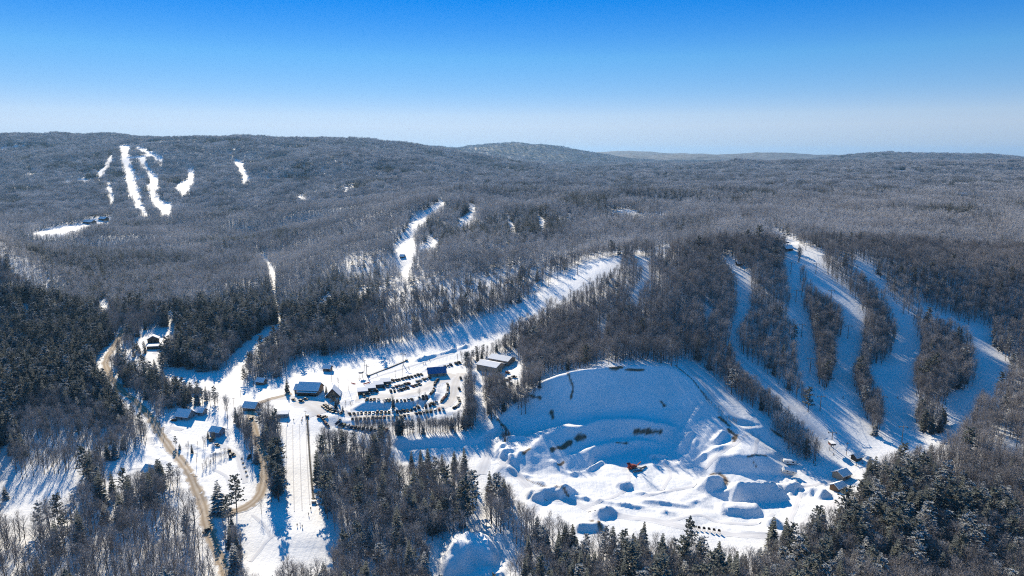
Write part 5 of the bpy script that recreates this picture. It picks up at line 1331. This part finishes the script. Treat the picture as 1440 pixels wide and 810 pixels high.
def crusher(u, v):
    p = at(u, v); e = tag(empty('rock_crusher', p, .35, .8), 'red stone crusher with raised conveyor arms in the middle of the pit', 'crusher')
    m = MB(); m.box(-4.2,4.2,-1.3,1.3,1.0,1.5); m.box(-1.6,1.5,-1.3,1.3,1.5,3.6); m.box(1.5,3.4,-1.2,1.2,1.5,2.9); link('chassis', m.mesh('chassis', [M['red_steel']]), e)
    for s in (-1, 1):
        m = MB(); m.box(-3.2,3.2,-.35,.35,.15,.95); m.tube((-3.2,-.35,.55),(-3.2,.35,.55),.4,.4,10); m.tube((3.2,-.35,.55),(3.2,.35,.55),.4,.4,10); link('track', m.mesh('track', [M['rubber']]), e, (0, s*1.15, 0))
    m = MB(); k = [(-4.6,-1.9,4.9),(-1.6,-1.9,4.9),(-1.6,1.9,4.9),(-4.6,1.9,4.9),(-3.8,-.9,3.4),(-2.2,-.9,3.4),(-2.2,.9,3.4),(-3.8,.9,3.4)]
    m.v += [Vector(q) for q in k]; m.f += [(4,5,1,0),(5,6,2,1),(6,7,3,2),(7,4,0,3)]; m.m += [0]*4; m.box(-3.8,-2.2,-.9,.9,1.5,3.4); link('hopper', m.mesh('hopper', [M['red_steel']]), e)
    def boom(a, b, w, mat, nm):
        a, b = Vector(a), Vector(b); k = MB(); s = Vector((-(b-a).y, (b-a).x, 0)).normalized()*w/2
        k.quad(a-s, a+s, b+s, b-s); k.quad(a-s-UP*.5, b-s-UP*.5, b-s, a-s); k.quad(a+s, b+s, b+s-UP*.5, a+s-UP*.5); k.quad(a-s-UP*.5, a+s-UP*.5, b+s-UP*.5, b-s-UP*.5); k.quad(b-s, b+s, b+s-UP*.5, b-s-UP*.5)
        k.tube(b*.75+a*.25-UP*.4, Vector((a.x*.6+b.x*.4, a.y*.6+b.y*.4, .3)), .1, .1, 5); link(nm, k.mesh(nm, [M[mat]]), e)
    boom((3.0,0,1.6), (8.6,1.2,4.4), .9, 'red_steel', 'conveyor_arm'); boom((-1.0,-1.2,1.4), (-4.6,-6.0,3.9), .8, 'red_steel', 'conveyor_arm'); boom((1.0,-1.2,1.4), (4.6,-6.2,3.2), .8, 'steel', 'conveyor_arm')
crusher(889, 659)
for i, (u, v, yw, lab) in enumerate([(897,664,.2,'folded grey conveyor lying right below the red crusher'), (905,659,.7,'short grey conveyor lying right of the red crusher')]):
    p = at(u, v); e = tag(empty('loose_conveyor', p + UP*.4, yw), lab, 'conveyor')
    m = MB(); m.box(-3.2,3.2,-.1,.1,0,.45); m.box(-3.2,3.2,.7,.9,0,.45); link('frame', m.mesh('frame', [M['steel']]), e)
    m = MB(); m.box(-3.1,3.1,-.09,.89,.46,.52); link('belt', m.mesh('belt', [M['rubber']]), e)
def net(u0, v0, u1, v1, label):
    a, b = at(u0, v0), at(u1, v1); e = tag(empty('safety_net', a), label, 'safety net'); d = b-a; n = max(2, int(d.length/2.2)); m = MB()
    for i in range(n):
        p, q = d*(i/n), d*((i+1)/n); p.z = float(height(a.x+p.x,a.y+p.y))-a.z; q.z = float(height(a.x+q.x,a.y+q.y))-a.z
        m.quad(p+UP*.15, q+UP*.15, q+UP*1.15, p+UP*1.15)
        k = MB(); k.tube(p-UP*.3, p+UP*1.4, .04, .04, 5); link('post', k.mesh('post', [M['steel']]), e)
    link('mesh_panel', m.mesh('mesh_panel', [M['red_net']]), e)
net(494,539.5,500,541, 'short red safety net behind the A-frame beside the lodge')
net(511,541,520,538.5, 'low red-brown net at the foot of the trail above the sheds')
# shrubs in a row between the roads
for i, (u, v) in enumerate([(340,646),(342,652),(344,658),(346,664),(347.5,670)]):
    p = at(u, v); m = MB(); r = random.Random(900+i)
    for k in range(60): m.blade((0,0,-.2), rot_dir(r.uniform(0,6.3), r.uniform(.3,1.4))*r.uniform(.9,1.9), .16, 0, r)
    o = link('shrub', m.mesh('shrub', [M['brush']]), None, p); tag(o, '%s brown shrub from the top in the row between the two sandy roads' % ordinal(i), 'shrub', 'row of shrubs between the roads')

# ------------------------------------------------------------------ people: one skinned body each
def person_mesh(seed, suit, ski):
    r = random.Random(seed); lean = r.uniform(.0,.25) if ski else r.uniform(-.02,.06); arm = r.uniform(.1,.5); st = r.uniform(.10,.2)
    J = [(0,0,.95,.15),(0,-lean*.25,1.2,.15),(0,-lean*.45,1.42,.16),(0,-lean*.5,1.52,.065),(0,-lean*.55-.02,1.63,.10),(0,-lean*.55-.02,1.74,.075)]
    E = [(0,1),(1,2),(2,3),(3,4),(4,5)]
    for s in (-1, 1):
        k = len(J); J += [(s*.10,0,.9,.11),(s*st,-.08-lean*.2,.5,.075),(s*st,.02,.09,.055),(s*st*1.05,-.16,.05,.05)]; E += [(0,k),(k,k+1),(k+1,k+2),(k+2,k+3)]
        k = len(J); J += [(s*.2,-lean*.45,1.4,.075),(s*(.26+arm*.2),-lean*.4-.05,1.13,.055),(s*(.24+arm*.25),-lean*.5-.22-arm*.2,.98,.042),(s*(.24+arm*.25),-lean*.5-.32-arm*.2,.95,.035)]; E += [(2,k),(k,k+1),(k+1,k+2),(k+2,k+3)]
    me = bpy.data.meshes.new('body'); me.from_pydata([j[:3] for j in J], E, []); me.materials.append(suit)
    o = bpy.data.objects.new('body', me); o.modifiers.new('skin', 'SKIN'); 
    for d, j in zip(me.skin_vertices[0].data, J): d.radius = (j[3], j[3])
    me.skin_vertices[0].data[0].use_root = True
    col.objects.link(o)
    return o
SUIT = {}
for c, rgb in {'red': (.45,.04,.03), 'black': (.015,.015,.018), 'blue': (.03,.09,.32), 'dark green': (.03,.08,.05), 'grey': (.16,.16,.17)}.items(): SUIT[c] = plain('suit_' + c.replace(' ', '_'), rgb, .8)
def person(seed, u, v, yaw, c, label, ski=True, group=None):
    p = at(u, v); e = empty('person', (0,0,0)); place(e, p, yaw, .12); tag(e, label, 'person', group)
    b = person_mesh(seed, SUIT[c], ski); b.parent = e
    m = MB(); m.tube((0,0,0), (0,0,.11), .115, .06, 8); m.f.append(tuple(range(8,16))); m.m.append(0); link('hat', m.mesh('hat', [SUIT['black' if c != 'black' else 'grey']]), e, (0, -.06, 1.69))
    if ski:
        for s in (-.15, .15):
            k = MB(); k.box(-.05,.05,-.95,.75,0,.03); k.tri((-.05,-.95,.03),(.05,-.95,.03),(0,-1.12,.12)); link('ski', k.mesh('ski', [M['rubber']]), e, (s, 0, -.03))
PEOPLE = [(404,596,.1,'black',0,'person in black standing at the left top of the tubing run'), (413,592,.5,'dark green',0,'person in green at the start of the second tubing lane'), (424,593,-.4,'black',0,'person in black at the start of the third tubing lane'), (425,589,1.2,'red',0,'person in red behind the start of the third tubing lane'),
          (418,740,.3,'black',0,'leftmost of three people at the bottom of the tubing run'), (422,739,2.0,'blue',0,'person in blue in the middle of three at the tubing run bottom'), (425,742,1.0,'black',0,'rightmost of three people at the bottom of the tubing run'),
          (437,717,.4,'black',0,'person in black near the lower end of the dark conveyor'), (434,725,1.4,'grey',0,'person in grey just below the lower end of the conveyor'), (449,719,.2,'black',0,'person walking right of the lower end of the conveyor'),
          (505,534,.7,'black',1,'skier in black at the foot of the middle trail near the lift'), (509,537,1.9,'red',1,'skier in red beside the lift at the middle trail'), (518,532,.2,'blue',1,'skier in blue at the lower end of the trail conveyor'), (530,526,.9,'black',1,'skier in black gliding beside the trail conveyor'),
          (575,518,2.4,'dark green',1,'skier in green on the white snow above the car park'), (595,512,.8,'black',1,'left skier of a pair at the upper end of the trail conveyor'), (598,512.5,1.3,'blue',1,'right skier of a pair at the upper end of the trail conveyor'), (604,507,.1,'black',1,'lone skier on the white snow left of the snow bank'),
          (1204,655,.6,'black',1,'left skier waiting below the small hut on the right'), (1213,652,.9,'blue',1,'skier in blue waiting right below the small hut'), (1222,654,.3,'black',1,'rightmost skier waiting at the foot of the right ski runs'), (1172,640,1.8,'grey',1,'skier in grey near the bottom station of the left chairlift'), (1146,655,1.0,'black',1,'skier in black alone between the trailers and the cabins'),
          (1185,560,.5,'black',1,'skier halfway down the broad run on the right hill'), (1175,470,-.5,'red',1,'skier in red high on the broad run of the right hill'), (1262,560,.4,'black',1,'skier on the run below the rightmost tree island')]
for i, (u, v, yaw, c, s, lab) in enumerate(PEOPLE): person(500+i, u, v, yaw, c, lab, bool(s))
# ------------------------------------------------------------------ winter air
hz = MB(); hz.box(-17500, 17500, -700, 21500, float(Zc.min())-40, float(MZ.max())+45)
hm = bpy.data.materials.new('haze'); hm.use_nodes = True
hn, hl = hm.node_tree.nodes, hm.node_tree.links
for nd in list(hn):
    if nd.type == 'BSDF_PRINCIPLED': hn.remove(nd)
pv = hn.new('ShaderNodeVolumePrincipled')
pv.inputs['Color'].default_value = (0.30, 0.60, 1.0, 1); pv.inputs['Density'].default_value = 3.0e-5; pv.inputs['Anisotropy'].default_value = 0.3
hl.new(pv.outputs[0], [x for x in hn if x.type == 'OUTPUT_MATERIAL'][0].inputs['Volume'])
tag(link('haze', hz.mesh('haze', [hm])), kind='stuff')
